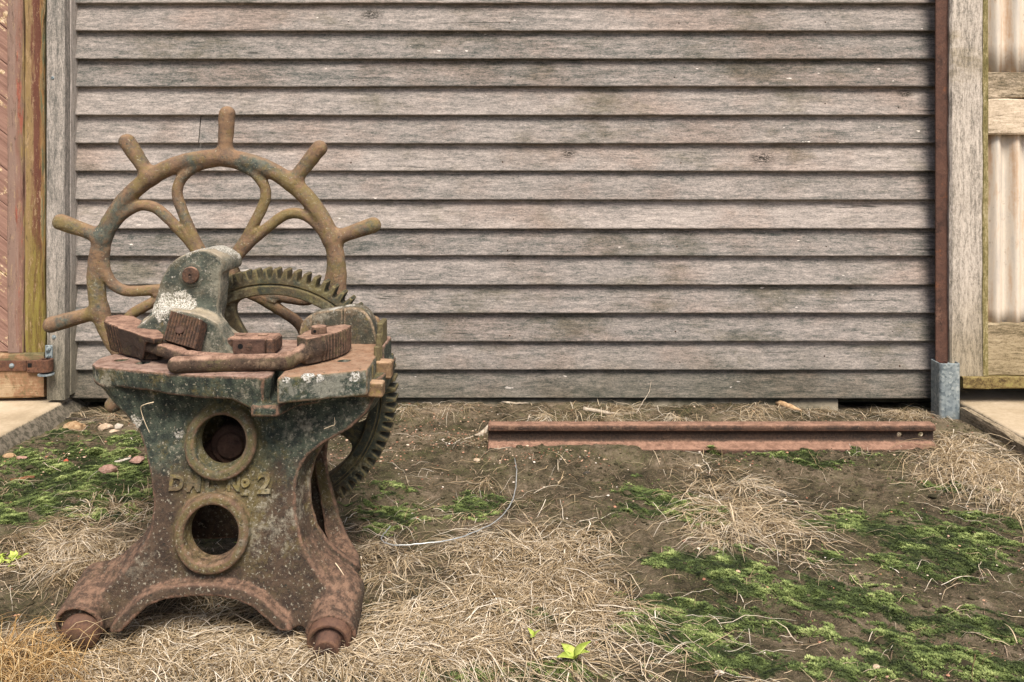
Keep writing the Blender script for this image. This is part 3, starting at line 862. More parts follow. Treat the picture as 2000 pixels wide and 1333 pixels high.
def slab(x0, x1, y0, y1, z, inner, name):
    ys = np.linspace(y0, y1, 160)
    e = 0.006 * fbm2(ys, ys * 0, 9, 4, 21) + 0.003 * vnoise2(ys * 70, ys * 0, 5)
    xi = (x1 if inner > 0 else x0) + e
    xo = np.full_like(ys, x0 if inner > 0 else x1)
    cols = [(xo, z), (xi - inner * 0.012, z), (xi - inner * 0.004, z - 0.003 + 0.002 * vnoise2(ys * 30, ys * 0 + 3, 6)), (xi, z - 0.010), (xi + inner * (0.028 + 0.012 * vnoise2(ys * 14, ys * 0, 9)), 0.012 + 0.012 * vnoise2(ys * 25, ys * 0, 3)), (xi + inner * 0.05, -0.04)] if inner > 0 else [(xo, z), (xi - inner * 0.012, z), (xi - inner * 0.004, z - 0.003), (xi, z - 0.012), (xi + inner * 0.006, -0.04)]
    vv = [np.stack([x, ys, np.broadcast_to(zz, ys.shape)], 1) for x, zz in cols]
    n = len(ys); k = np.arange(n - 1); q = []
    for r in range(len(cols) - 1):
        qq = np.stack([r * n + k, (r + 1) * n + k, (r + 1) * n + k + 1, r * n + k + 1], 1)
        q.append(qq if inner > 0 else qq[:, ::-1])
    o = mesh_obj(name, np.concatenate(vv), [np.concatenate(q)], MT['conc'], None, True)
    return tag(o, kind='structure')
slab(-8.0, -1.590, -6, 3.25, 0.05, 1, 'concrete_slab')
slab(1.512, 8.0, -6, 3.25, 0.048, -1, 'concrete_slab')
MT['edging'] = wood('worn_edging_timber', 1, [(0.25, '#3b362a'), (0.42, '#6a5f4c'), (0.52, '#8b7d68'), (0.65, '#a3937b'), (0.8, '#baa98f')], along=4, across=60)
o = plank('timber_edging', (1.484, 0.6, -0.04), (1.511, 2.905, 0.044), MT['edging'], None, 1, 0.004, 0.6, n=60, wob=0.004)
tag(o, 'worn timber edging board along the side of the right concrete slab', 'edging board')

# ---------------- rusty rail lying in front of the wall
MT['rail'] = iron('rail_rust', ('#2c231d', '#3d3027'), ('#4b382d', '#5d4536'), '#8a6f5a', '#6a5a3a', 0.50, fine=1.0, spk=0.68, pale_t=0.60, top=('#7a5c4b', '#a17d68'), edge='#866350', band=(0.036, 0.064, '#241c17', '#3f3127'))  # band darkens the web: dirt plus shade under the head, in colour
h = 0.003
xl, xr = -0.107, 1.247
lo = (xl - 0.012, 2.525, -0.02); hi = (xr + 0.02, 2.66, 0.11)
X, Y, Z = grid(lo, hi, h)
prof = [(2.552, 0.004), (2.552, 0.0205), (2.585, 0.030), (2.591, 0.038), (2.5915, 0.061), (2.577, 0.067), (2.576, 0.080), (2.581, 0.0855), (2.613, 0.0855), (2.618, 0.080), (2.617, 0.067), (2.6025, 0.061), (2.603, 0.038), (2.609, 0.030), (2.642, 0.0205), (2.642, 0.004)]
d2 = sdpoly(Y[0], Z[0], prof)[None]
d2 = d2 + 0.0008 * vnoise3(X * 40, Y * 40, Z * 40, 3)
f = smax(d2, np.maximum(xl - X, X - xr - (0.0 + 0 * Z)), 0.003)
for px in (1758, 1800):
    c = W(px, 850, 2.59)
    f = smax(f, -(np.sqrt((X - c[0]) ** 2 + ((Z - 0.050) * 1.15) ** 2) - 0.0085) + 0 * Y, 0.002)
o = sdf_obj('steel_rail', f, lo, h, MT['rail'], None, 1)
tag(o, 'short length of rusty railway rail lying on the ground along the foot of the boards', 'rail')
# ------------------------------------------------------------------ ground
def gauss(x, y, px, py, rx, ry, rot=0.0):
    """soft blob: centre at a ground point, radii in metres"""
    c = GP(px, py)
    a = math.radians(rot); ca, sa = math.cos(a), math.sin(a)
    u = ((x - c[0]) * ca + (y - c[1]) * sa) / rx
    w = (-(x - c[0]) * sa + (y - c[1]) * ca) / ry
    return np.exp(-(u * u + w * w))

STRAW = [  # px, py, rx, ry, weight
    (1010, 1120, .15, .13, 1.0), (1130, 1160, .09, .12, .9), (900, 1160, .13, .10, .55), (1110, 1060, .10, .12, .75), (960, 1080, .10, .07, .7), (800, 1230, .16, .08, .75),
    (560, 1280, .20, .05, 1.1), (330, 1265, .22, .05, 1.2), (120, 1285, .16, .07, 1.2), (820, 1300, .16, .05, .9), (1000, 1270, .12, .05, .7),
    (1420, 985, .11, .14, .85), (1470, 1050, .13, .06, .8), (1560, 1100, .08, .05, .5), (1370, 1000, .05, .08, .5),
    (1920, 940, .10, .16, 1.0), (1985, 960, .10, .16, 1.0), (1870, 880, .09, .12, .6),
    (210, 1010, .11, .12, .85), (150, 1090, .16, .07, .7), (60, 1060, .2, .07, .35), (235, 1100, .10, .08, .6),
    (760, 1080, .10, .09, .55), (740, 1010, .08, .10, .3), (690, 1130, .10, .08, .35),
    (1660, 800, .25, .12, .6), (1750, 808, .12, .08, .6), (1240, 812, .35, .09, .38), (850, 805, .30, .09, .35), (200, 815, .12, .06, .4), (1010, 1000, .12, .1, .28), (400, 1190, .12, .07, .6),
    (1960, 1270, .06, .05, .5), (1640, 980, .08, .1, .22)]
MOSS = [
    (1250, 975, .06, .09, 1.0), (1330, 1000, .07, .08, .8), (1320, 1100, .09, .06, .8), (1420, 1120, .10, .05, .7), (1280, 1215, .07, .06, 1.0), (1370, 1225, .08, .05, .8),
    (1850, 1060, .12, .08, 1.0), (1760, 1100, .12, .05, .7), (1660, 1030, .07, .05, .8), (1560, 1160, .13, .04, .7), (1680, 1180, .10, .04, .8), (1900, 1220, .08, .035, 1.2), (1950, 1240, .06, .03, .9),
    (1900, 1310, .10, .035, 1.1), (1740, 1260, .07, .03, .8), (1430, 1290, .06, .03, .9), (1380, 1310, .06, .02, .5), (1600, 1310, .08, .02, .6), (1520, 1210, .1, .04, .4),
    (1540, 900, .10, .06, .45), (1640, 890, .08, .05, .35), (1840, 960, .12, .06, .35), (1900, 1010, .15, .06, .4),
    (60, 905, .35, .10, .75), (60, 985, .22, .09, .95), (190, 940, .16, .07, .75), (20, 1010, .12, .06, .8), (120, 860, .25, .10, .4),
    (1060, 1200, .05, .05, .5), (1000, 1325, .12, .02, .8), (940, 985, .05, .06, .5), (860, 1330, .06, .02, .4), (700, 990, .12, .12, .25), (760, 1000, .08, .08, .2)]

def fields(x, y):
    s = np.zeros_like(x); mo = np.zeros_like(x)
    for (px, py, rx, ry, w) in STRAW: s = s + w * gauss(x, y, px, py, rx, ry)
    for (px, py, rx, ry, w) in MOSS: mo = mo + w * gauss(x, y, px, py, rx * 1.3, ry * 1.3)
    n = fbm2(x, y, 9, 4, 31)
    # moss grows in streaks that run down to the right
    a = math.radians(-32); u = x * math.cos(a) + y * math.sin(a); w_ = -x * math.sin(a) + y * math.cos(a)
    st = fbm2(u * 0.45, w_ * 1.3, 16, 4, 41)
    st2 = fbm2(u * 0.6, w_ * 1.4, 55, 3, 43)
    mm = np.clip(mo, 0, 0.9) + 1.0 * st + 0.35 * n + 0.75 * st2
    moss = sstep(0.28, 0.85, mm) * sstep(0.04, 0.2, mo)
    straw = np.clip(s + 0.35 * n, 0, 1.3) * (1 - 0.55 * moss)
    return straw, moss

def tri(x, y, f):
    """fine clods"""
    return fbm2(x, y, f, 3, 77)

def height(x, y, moss=None):
    x = np.asarray(x, float); y = np.asarray(y, float)
    if moss is None: moss = fields(x, y)[1]
    near = sstep(4.5, 2.5, np.hypot(x, y - 2))
    h = (0.014 * fbm2(x, y, 1.6, 2, 5) + 0.012 * fbm2(x, y, 5, 3, 6) * near + 0.010 * tri(x, y, 24) * near + 0.0055 * vnoise2(x * 61, y * 61, 83) * near)
    cr = np.abs(fbm2(x, y, 7, 3, 91)); h = h - 0.006 * sstep(0.05, 0.0, cr) * near
    h = h + moss * (0.003 + 0.005 * np.clip(vnoise2(x * 95, y * 95, 15) + 0.2, 0, 1))
    h = h + 0.022 * sstep(2.78, 3.0, y) * sstep(-1.15, -0.5, x) * sstep(1.25, 0.75, x)   # soil banked against the wall
    h = h + 0.028 * np.exp(-((x - 0.02) / .28) ** 2 - ((y - 2.54) / .05) ** 2) + 0.010 * np.exp(-((x - 0.25) / .22) ** 2 - ((y - 2.53) / .04) ** 2)  # soil over the rail foot
    h = h + 0.010 * sstep(2.47, 2.56, y) * sstep(2.76, 2.62, y) * sstep(-0.2, 0.3, x)
    h = h + 0.016 * np.exp(-((x + 0.05) / .30) ** 2 - ((y - 1.62) / .22) ** 2)           # low mound under the straw
    lim = 0.028 - 0.02 * sstep(1.40, 1.5, np.abs(x))
    return np.minimum(h, lim + 0.25 * np.minimum(h - lim, 0.03) * (np.abs(x) < 1.45))

def axis(a, b, step, far, nf=26):
    core = np.arange(a, b, step)
    g = np.geomspace(step * 2, far, nf)
    return np.concatenate([(a - g)[::-1], core, b + g])
gx = axis(-1.75, 1.75, 0.0065, 60); gy = axis(1.25, 3.05, 0.0062, 60)
GX, GY = np.meshgrid(gx, gy, indexing='ij')
gs_, gm_ = fields(GX, GY)
GZ = height(GX, GY, gm_)
GZ = np.where(GY > 3.1, -0.03, GZ)
nx, ny = len(gx), len(gy)
ii = (np.arange(nx - 1)[:, None] * ny + np.arange(ny - 1)[None, :]).ravel()
gq = np.stack([ii, ii + ny, ii + ny + 1, ii + 1], 1)
gm = Mat('damp_mossy_soil', 0.95, 0.15)
am, as_ = gm.attr('moss'), gm.attr('straw')
b1 = gm.noise(4.5, 6, 0.7, dist=0.5); b2 = gm.noise(30, 6, 0.75); b3 = gm.noise(140, 5, 0.75); b4 = gm.noise(420, 3, 0.7)
f = gm.math('ADD', gm.math('ADD', gm.math('MULTIPLY', b1, 0.42), gm.math('MULTIPLY', b2, 0.28)), gm.math('ADD', gm.math('MULTIPLY', b3, 0.2), gm.math('MULTIPLY', b4, 0.1)))
soil = gm.ramp(f, [(0.39, '#29261d'), (0.46, '#4b4434'), (0.51, '#6a5f4b'), (0.56, '#877864'), (0.63, '#a99781')])
grn = gm.math('MULTIPLY', gm.step(gm.noise(6, 6, 0.75, vec=gm.scale((1, 1, 1), off=(5, 5, 0))), 0.46, 0.6), gm.step(b3, 0.4, 0.58))
soil = gm.mix(gm.math('MULTIPLY', grn, 0.55), soil, gm.mix(gm.step(b4, 0.4, 0.6), '#3c4326', '#69703f'))
grit = gm.step(gm.noise(330, 2, 0.5), 0.66, 0.70)
soil = gm.mix(gm.math('MULTIPLY', grit, 0.85), soil, gm.mix(gm.step(gm.noise(500, 1, 0.5), 0.45, 0.55), '#a5745c', '#c9b39a'))
mc = gm.ramp(gm.noise(70, 5, 0.75), [(0.3, '#2d331f'), (0.5, '#4c5731'), (0.68, '#6f7a48')])
soil = gm.mix(gm.step(am, 0.15, 0.75), soil, mc)
soil = gm.mix(gm.math('MULTIPLY', gm.step(as_, 0.35, 1.0), 0.5), soil, gm.mix(gm.step(b3, 0.42, 0.6), '#2f281d', '#665740'))
MT['ground'] = gm.done(soil, gm.math('ADD', gm.math('MULTIPLY', b2, 0.7), gm.math('ADD', gm.math('MULTIPLY', b3, 0.6), gm.math('MULTIPLY', b4, 0.3))), 1.0, 0.016)
ground = mesh_obj('ground', np.stack([GX.ravel(), GY.ravel(), GZ.ravel()], 1), [gq], MT['ground'], None, True, {'moss': gm_.ravel(), 'straw': np.clip(gs_, 0, 1).ravel()})
tag(ground, kind='structure')

def H(x, y): return height(np.atleast_1d(np.asarray(x, float)), np.atleast_1d(np.asarray(y, float)))

def sample(n, box, fn, seed):
    """n points drawn with a density"""
    r = np.random.default_rng(seed); out = []; got = 0
    while got < n:
        x = r.uniform(box[0], box[1], 40000); y = r.uniform(box[2], box[3], 40000)
        keep = r.random(40000) < fn(x, y)
        p = np.stack([x[keep], y[keep]], 1); out.append(p); got += len(p)
    return np.concatenate(out)[:n]

BX = (-1.62, 1.66, 1.36, 3.0)
FOOT = [(-0.9, -0.3, 1.545, 1.88)]       # the machine stands here
def clear(x, y):
    """inside the hollow machine foot or a slab: no blades start here"""
    m = (x > 1.475) | (x < -1.53)
    return ~m

# ---------------- blades of dry grass
def blades(P, head, length, width, lift, seed, curl=1.2, base=0.0, up=None, nseg=7, sides=3, tint=None, droop=1.0):
    r = np.random.default_rng(seed); n = len(P)
    t = np.linspace(0, 1, nseg + 1)
    c1 = r.normal(0, curl * 0.6, n)[:, None]
    width = width * np.clip(r.lognormal(0, 0.4, n), 0.5, 2.4)
    kp = r.integers(1, nseg, n)[:, None]; kk = (r.normal(0, 0.65, n) * (r.random(n) < 0.6))[:, None]
    ang = head[:, None] + c1 * 0.5 * (t - 0.3)[None] + kk * (np.arange(nseg + 1)[None] >= kp) + np.cumsum(r.normal(0, 0.05, (n, nseg + 1)), 1)
    ds = length[:, None] / nseg
    x = P[:, :1] + np.cumsum(np.cos(ang) * ds, 1) - np.cos(ang[:, :1]) * ds
    y = P[:, 1:2] + np.cumsum(np.sin(ang) * ds, 1) - np.sin(ang[:, :1]) * ds
    g = height(x.ravel(), y.ravel(), np.zeros(x.size)).reshape(x.shape)
    pk = r.uniform(0.35, 0.7, n)[:, None]
    arch = np.where(t[None] < pk, np.sin(0.5 * np.pi * t[None] / pk), np.cos(0.5 * np.pi * (t[None] - pk) / (1 - pk)) * droop + (1 - droop))
    z = g + 0.001 + base + lift[:, None] * arch + np.abs(r.normal(0, 0.0012, x.shape))
    C = np.stack([x, y, z], 2)
    tg = np.gradient(C, axis=1); tg /= np.linalg.norm(tg, axis=2, keepdims=True) + 1e-9
    u = np.cross(tg, np.array([0, 0, 1.0])); u /= np.linalg.norm(u, axis=2, keepdims=True) + 1e-9
    w = np.cross(u, tg)
    wd = width[:, None] * np.clip(np.minimum(1.0, 1.15 - 0.85 * t[None] ** 1.6), 0.15, 1)
    vs = []
    for k in range(sides):
        a = 2 * math.pi * k / sides + 0.5
        vs.append(C + (u * math.cos(a) + w * math.sin(a) * 0.4) * wd[:, :, None])
    v = np.stack(vs, 2)                       # n, seg+1, sides, 3
    idx = np.arange(n * (nseg + 1) * sides).reshape(n, nseg + 1, sides)
    q = []
    for k in range(sides):
        k2 = (k + 1) % sides
        q.append(np.stack([idx[:, :-1, k], idx[:, :-1, k2], idx[:, 1:, k2], idx[:, 1:, k]], -1).reshape(-1, 4))
    tt = r.random(n) if tint is None else tint
    T_ = np.repeat(tt, (nseg + 1) * sides)
    return v.reshape(-1, 3), np.concatenate(q), T_

def join(parts):
    v = []; q = []; t = []; b = 0
    for (a, f, c) in parts:
        v.append(a); q.append(f + b); t.append(c); b += len(a)
    return np.concatenate(v), np.concatenate(q), np.concatenate(t)

def strawmat(name, stops):
    m = Mat(name, 0.7, 0.3)
    t = m.attr('tint')
    f = m.math('ADD', m.math('MULTIPLY', t, 0.8), m.math('MULTIPLY', m.noise(90, 3, 0.6), 0.35))
    c = m.ramp(f, stops)
    m.b.inputs['Sheen Weight'].default_value = 0.0
    return m.done(c)
MT['straw'] = strawmat('bleached_straw', [(0.1, '#4f402d'), (0.3, '#86704f'), (0.55, '#bfa884'), (0.8, '#e4d0b0'), (1.0, '#f7ebd6')])
MT['gold'] = strawmat('golden_straw', [(0.1, '#745634'), (0.4, '#ab8755'), (0.7, '#cba973'), (1.0, '#e6d0a8')])
MT['brown'] = strawmat('brown_straw', [(0.1, '#2f271d'), (0.4, '#5d4f3e'), (0.75, '#8a7560'), (1.0, '#baa48c')])

dens = lambda x, y: np.clip(fields(x, y)[0], 0, 1) * clear(x, y)
r = np.random.default_rng(3)
parts = []
# radiating tufts
NT = 300
tc = sample(NT, BX, lambda x, y: np.clip(dens(x, y) - 0.05, 0, 1) ** 1.2, 5)
for i, c in enumerate(tc):
    n = int(r.integers(16, 44))
    d0 = -math.pi / 2 + r.normal(0, 0.9)
    hd = d0 + r.normal(0, 0.85, n)
    P = c + r.normal(0, 0.010, (n, 2))
    parts.append(blades(P, hd, r.uniform(0.05, 0.14, n), r.uniform(0.0004, 0.0009, n), np.abs(r.normal(0.005, 0.006, n)), 100 + i, 0.6, tint=np.clip(r.normal(r.uniform(0.15, 0.8), 0.26, n), 0, 1)))
# loose single stalks
n = 5200
P = sample(n, BX, lambda x, y: np.clip(dens(x, y) * 0.9 + 0.012, 0, 1) * clear(x, y), 8)
parts.append(blades(P, r.uniform(-math.pi, math.pi, n), r.uniform(0.03, 0.12, n), r.uniform(0.0004, 0.0009, n), np.abs(r.normal(0.004, 0.006, n)), 9, 0.55, tint=np.clip(r.normal(0.6, 0.3, n), 0, 1)))
# front carpet, longer and combed to the right
n = 2600
P = sample(n, (-1.05, 0.35, 1.36, 1.66), lambda x, y: np.clip(fields(x, y)[0], 0, 1), 12)
parts.append(blades(P, r.normal(-0.25, 0.8, n), r.uniform(0.06, 0.18, n), r.uniform(0.00045, 0.001, n), np.abs(r.normal(0.006, 0.006, n)), 13, 0.5, tint=np.clip(r.normal(0.62, 0.3, n), 0, 1)))
v, q, t = join(parts)
tag(mesh_obj('dry_grass', v, [q], MT['straw'], None, True, {'tint': t}), 'mat of bleached dead grass lying over the soil', 'dry grass', kind='stuff')

# short dead brown litter everywhere
n = 9000
P = sample(n, BX, lambda x, y: np.clip(0.22 + 0.5 * dens(x, y) + 0.5 * fbm2(x, y, 6, 3, 55), 0.02, 1) * clear(x, y) , 18)
v, q, t = blades(P, r.uniform(-math.pi, math.pi, n), r.uniform(0.008, 0.035, n), r.uniform(0.0004, 0.0009, n), np.abs(r.normal(0.0015, 0.002, n)), 19, 1.2, nseg=4)
tag(mesh_obj('plant_litter', v, [q], MT['brown'], None, True, {'tint': t}), 'fine brown plant litter strewn over the bare soil', 'litter', kind='stuff')

# golden upright grass in the near left corner
n = 420
c = GP(30, 1325)
P = np.stack([r.normal(c[0] - 0.02, 0.055, n), r.normal(c[1] - 0.005, 0.03, n)], 1)
a = blades(P, r.normal(0.5, 1.4, n), r.uniform(0.06, 0.16, n), r.uniform(0.0005, 0.0012, n), r.uniform(0.01, 0.07, n), 21, 0.5, droop=0.5)
tag(mesh_obj('golden_grass_tuft', a[0], [a[1]], MT['gold'], None, True, {'tint': a[2]}), 'upright tuft of golden dry grass in the near left corner before the machine', 'grass tuft')
n = 380
c = GP(1945, 935)
P = np.stack([r.normal(c[0] - 0.02, 0.075, n), r.normal(c[1] + 0.03, 0.085, n)], 1)
P = P[P[:, 0] < 1.47]; n = len(P)
a = blades(P, r.normal(-1.4, 1.0, n), r.uniform(0.08, 0.2, n), r.uniform(0.0006, 0.0012, n), np.abs(r.normal(0.0, 0.022, n)), 23, 0.8, tint=np.clip(r.normal(0.55, 0.22, n), 0, 1))
tag(mesh_obj('dry_grass_heap', a[0], [a[1]], MT['straw'], None, True, {'tint': a[2]}), 'tangled heap of dry straw beside the right timber edging board', 'grass heap')
n = 300
c = GP(1400, 1010)
P = np.stack([r.normal(c[0] + 0.03, 0.085, n), r.normal(c[1], 0.06, n)], 1)
a = blades(P, r.normal(-1.1, 1.0, n), r.uniform(0.08, 0.19, n), r.uniform(0.0005, 0.0011, n), np.abs(r.normal(0.0, 0.014, n)), 27, 0.9, tint=np.clip(r.normal(0.6, 0.22, n), 0, 1))
tag(mesh_obj('straw_clump', a[0], [a[1]], MT['straw'], None, True, {'tint': a[2]}), 'pale collapsed clump of dead grass in front of the middle of the rail', 'grass clump')

# ---------------- moss: tiny leafy sprigs
def sprigs(P, size, tint, lean=0.55, z0=0.0, nl=5, seed=0):
    r = np.random.default_rng(seed); n = len(P)
    z = height(P[:, 0], P[:, 1]) + z0
    a0 = r.uniform(0, 6.28, n)
    v = []; 
    for k in range(nl):
        a = a0 + 6.283 * k / nl + r.normal(0, 0.25, n)
        el = r.uniform(0.05, 0.8, n)
        d = np.stack([np.cos(a) * np.cos(el), np.sin(a) * np.cos(el), np.sin(el)], 1)
        sd = np.stack([-np.sin(a), np.cos(a), np.zeros(n)], 1)
        b = np.stack([P[:, 0], P[:, 1], z], 1)
        s = (size * r.uniform(0.7, 1.2, n))[:, None]
        v += [b + d * s * 0.12, b + d * s * 0.55 + sd * s * 0.26, b + d * s, b + d * s * 0.55 - sd * s * 0.26]
    v = np.stack(v, 1).reshape(n, nl, 4, 3)
    idx = np.arange(n * nl * 4).reshape(-1, 4)
    return v.reshape(-1, 3), idx, np.repeat(tint, nl * 4)
n = 100000
def mden(x, y): return np.clip(fields(x, y)[1], 0, 1) * clear(x, y)
P = sample(n, BX, mden, 33)
cl = fbm2(P[:, 0], P[:, 1], 30, 3, 61)
v, q, t = sprigs(P, np.clip(0.0044 + 0.005 * cl, 0.0028, 0.008), np.clip(0.45 + 0.9 * cl + r.normal(0, 0.12, n), 0, 1), z0=0.0, seed=34)
mo = Mat('moss_green', 0.8, 0.2)
MT['moss'] = mo.done(mo.ramp(mo.attr('tint'), [(0.0, '#262d1c'), (0.35, '#434e2d'), (0.62, '#616f3d'), (0.85, '#7f8b52'), (1.0, '#9ca56a')]))
tag(mesh_obj('moss', v, [q], MT['moss'], None, False, {'tint': t}), 'streaky cushions of green moss over the damp soil', 'moss', kind='stuff')
# bright cushion moss
def cushion(px, py, rx, ry, hz, n, seed, label):
    c = GP(px, py); rr = np.random.default_rng(seed)
    a = rr.uniform(0, 6.28, n); q_ = np.sqrt(rr.random(n))
    P = np.stack([c[0] + rx * q_ * np.cos(a), c[1] + ry * q_ * np.sin(a)], 1)
    v, q, t = sprigs(P, rr.uniform(0.005, 0.010, n), np.clip(rr.normal(0.78, 0.16, n), 0, 1), seed=seed)
    v = v.reshape(n, -1, 3); v[:, :, 2] += (hz * (1 - q_ ** 2))[:, None]
    tag(mesh_obj('moss_cushion', v.reshape(-1, 3), [q], MT['moss'], None, False, {'tint': t}), label, 'moss cushion', 'moss cushions')
cushion(243, 890, .042, .03, .014, 700, 1, 'bright lime green moss cushion beside the left edge of the machine body')
cushion(188, 893, .028, .022, .010, 350, 2, 'small green moss cushion second from the machine, over the gravel line')
cushion(1393, 888, .028, .02, .016, 420, 3, 'round dark green moss cushion just in front of the rail foot')

# ---------------- gravel and stones
def rock(verts_n, c, size, seed):
    rr = np.random.default_rng(seed)
    # jittered octasphere
    th = []; 
    base = np.array([(1,0,0),(-1,0,0),(0,1,0),(0,-1,0),(0,0,1),(0,0,-1)], float)
    f = [(0,2,4),(2,1,4),(1,3,4),(3,0,4),(2,0,5),(1,2,5),(3,1,5),(0,3,5)]
    v = [tuple(p) for p in base]
    for _ in range(verts_n):
        nf = []; mid = {}
        def md(a, b):
            k = (min(a, b), max(a, b))
            if k not in mid:
                p = np.array(v[a]) + np.array(v[b]); p /= np.linalg.norm(p); mid[k] = len(v); v.append(tuple(p))
            return mid[k]
        for a, b, c_ in f:
            x, y, z = md(a, b), md(b, c_), md(c_, a)
            nf += [(a, x, z), (x, b, y), (z, y, c_), (x, y, z)]
        f = nf
    V_ = np.array(v)
    for _ in range(9):                       # chop facets
        nrm = rr.normal(0, 1, 3); nrm /= np.linalg.norm(nrm)
        k = rr.uniform(0.5, 0.85)
        d = V_ @ nrm - k
        V_ = V_ - np.outer(np.maximum(d, 0), nrm)
    V_ = V_ + 0.03 * rr.normal(0, 1, V_.shape)
    a = rr.uniform(0, 6.28); R = np.array([[math.cos(a), -math.sin(a), 0], [math.sin(a), math.cos(a), 0], [0, 0, 1]])
    return (V_ @ R.T) * np.array(size) + np.array(c), f
n = 2600
def gden(x, y):
    l = np.exp(-((y - 2.50 - 0.03 * fbm2(x, x * 0, 3, 2, 8)) / .02) ** 2) * (x < 0.25) * sstep(-0.4, -0.1, fbm2(x, y, 4, 2, 12))
    l = np.maximum(l, np.exp(-((y - 2.515) / .02) ** 2) * (x < -1.0) * 0.9)
    l = np.maximum(l, 0.30 * np.exp(-((x + 0.25) / .3) ** 2 - ((y - 2.72) / .2) ** 2))
    l = np.maximum(l, 0.5 * np.exp(-((x - 0.62) / .06) ** 2 - ((y - 2.50) / .03) ** 2))
    return np.clip(l + 0.035 * (x > -1.5), 0, 1) * clear(x, y)
P = sample(n, BX, gden, 44)
z = H(P[:, 0], P[:, 1]); sz = np.clip(np.random.default_rng(4).lognormal(-6.2, 0.45, n), 0.0011, 0.006)
protos = [rock(1, (0, 0, 0), (1, 0.85, 0.6), 500 + i) for i in range(12)]
vv = []; ff = []; tt = []; b = 0
rr = np.random.default_rng(6); tn = rr.random(n)
for i in range(n):
    pv, pf = protos[i % 12]
    vv.append(pv * sz[i] + (P[i, 0], P[i, 1], z[i] + sz[i] * 0.25)); ff.append(np.array(pf) + b); tt.append(np.full(len(pv), tn[i])); b += len(pv)
gr = Mat('pink_gravel', 0.9, 0.2)
MT['gravel'] = gr.done(gr.ramp(gr.attr('tint'), [(0.0, '#7d5a48'), (0.3, '#a8745c'), (0.6, '#bb947a'), (0.85, '#d2bca4'), (1.0, '#ded4c8')]))
tag(mesh_obj('gravel', np.concatenate(vv), [np.concatenate(ff)], MT['gravel'], None, False, {'tint': np.concatenate(tt)}), 'scattered pinkish grit and fine gravel', 'gravel', kind='stuff')

# crumbs of soil and leaf mould
n = 9000
P = sample(n, BX, lambda x, y: np.clip(0.25 + 0.9 * fbm2(x, y, 5, 3, 71), 0.03, 1) * clear(x, y), 73)
z = H(P[:, 0], P[:, 1]); sz = np.clip(np.random.default_rng(14).lognormal(-5.9, 0.6, n), 0.0012, 0.014)
vv = []; ff = []; tt = []; b = 0; tn = rr.random(n)
for i in range(n):
    pv, pf = protos[i % 12]
    vv.append(pv * sz[i] * (1, 1, 0.8) + (P[i, 0], P[i, 1], z[i] + sz[i] * 0.15)); ff.append(np.array(pf) + b); tt.append(np.full(len(pv), tn[i])); b += len(pv)
cr = Mat('soil_crumb', 0.95, 0.15)
MT['crumb'] = cr.done(cr.mix(cr.step(cr.noise(200, 4, 0.7), 0.35, 0.65), cr.ramp(cr.attr('tint'), [(0.0, '#231f17'), (0.5, '#463e30'), (1.0, '#6b5e4c')]), '#3d3a28'))
tag(mesh_obj('soil_crumbs', np.concatenate(vv), [np.concatenate(ff)], MT['crumb'], None, False, {'tint': np.concatenate(tt)}), 'dark crumbs of damp soil', 'soil', kind='stuff')

def stonemat(name, a, b):
    m = Mat(name, 0.9, 0.2)
    f = m.noise(60, 6, 0.7)
    return m.done(m.mix(m.step(f, 0.35, 0.65), a, b), f, 0.6, 0.004)
MT['s_tan'] = stonemat('tan_stone', '#86684a', '#b59a78'); MT['s_pale'] = stonemat('pale_stone', '#9c866e', '#c4b098')
MT['s_pink'] = stonemat('pink_stone', '#8d6a5b', '#b39080'); MT['s_white'] = stonemat('white_stone', '#a69a89', '#cdc3b4'); MT['s_dark'] = stonemat('dark_stone', '#2c2b28', '#4c463c')
MT['s_red'] = stonemat('brick_red_stone', '#93462f', '#b8604a')
def stone(px, py, wpx, mat, label, asp=(1, .7, .55), seed=1, cat='stone', group='stones lying on the ground'):
    c = GP(px, py, 0.004); s = wpx * K * c[1] / 2
    c[2] = float(H(c[0], c[1])[0]) + s * asp[2] * 0.35
    pv, pf = rock(2, c, (s * asp[0], s * asp[1], s * asp[2]), seed)
    tag(mesh_obj('stone', pv, pf, MT[mat], None, False), label, cat, group)
stone(147, 834, 46, 's_tan', 'large tan stone at the foot of the left slab edge', (1, .6, .6), 3)
stone(206, 834, 30, 's_pale', 'pale cream stone under the lowest wheel handle', (1, .7, .6), 7)
stone(233, 832, 18, 's_white', 'small whitish stone between the lowest wheel handle and the machine body', (1, .8, .9), 9)
stone(222, 842, 26, 's_pale', 'flat pale stone chip just below the cream stone', (1, .5, .35), 13)
stone(211, 931, 36, 's_pink', 'pinkish grey wedge shaped stone lying on the moss left of the machine', (1, .7, .65), 17)
stone(268, 912, 34, 's_pink', 'rough pinkish stone touching the left side of the machine waist', (1, .8, .6), 21)
stone(20, 896, 30, 's_tan', 'brown stone at the left frame edge in the gravel line', (1, .5, .4), 25)
stone(42, 901, 26, 's_pink', 'greyish pink flat stone beside the brown stone in the gravel line', (1, .6, .4), 29)
stone(128, 905, 12, 's_red', 'little brick red stone in the gravel line left of the machine', (1, .8, .7), 31)
stone(931, 904, 14, 's_pale', 'small cream pebble on the bare soil left of the rail end', (1, .8, .6), 33)
stone(1364, 908, 16, 's_white', 'white pebble in front of the rail near the dark moss cushion', (1, .7, .5), 37)
stone(1712, 1306, 20, 's_pale', 'cream pebble on green moss at the lower right', (1, .7, .6), 41)
stone(1405, 1326, 22, 's_white', 'white pebble at the bottom edge right of the seedling', (1, .8, .6), 45)
stone(1145, 920, 16, 's_dark', 'small black pebble on the bare soil in front of the rail', (1, .8, .6), 49)
stone(18, 825, 18, 's_dark', 'dark pebble lying on the left concrete slab', (1, .7, .5), 53)

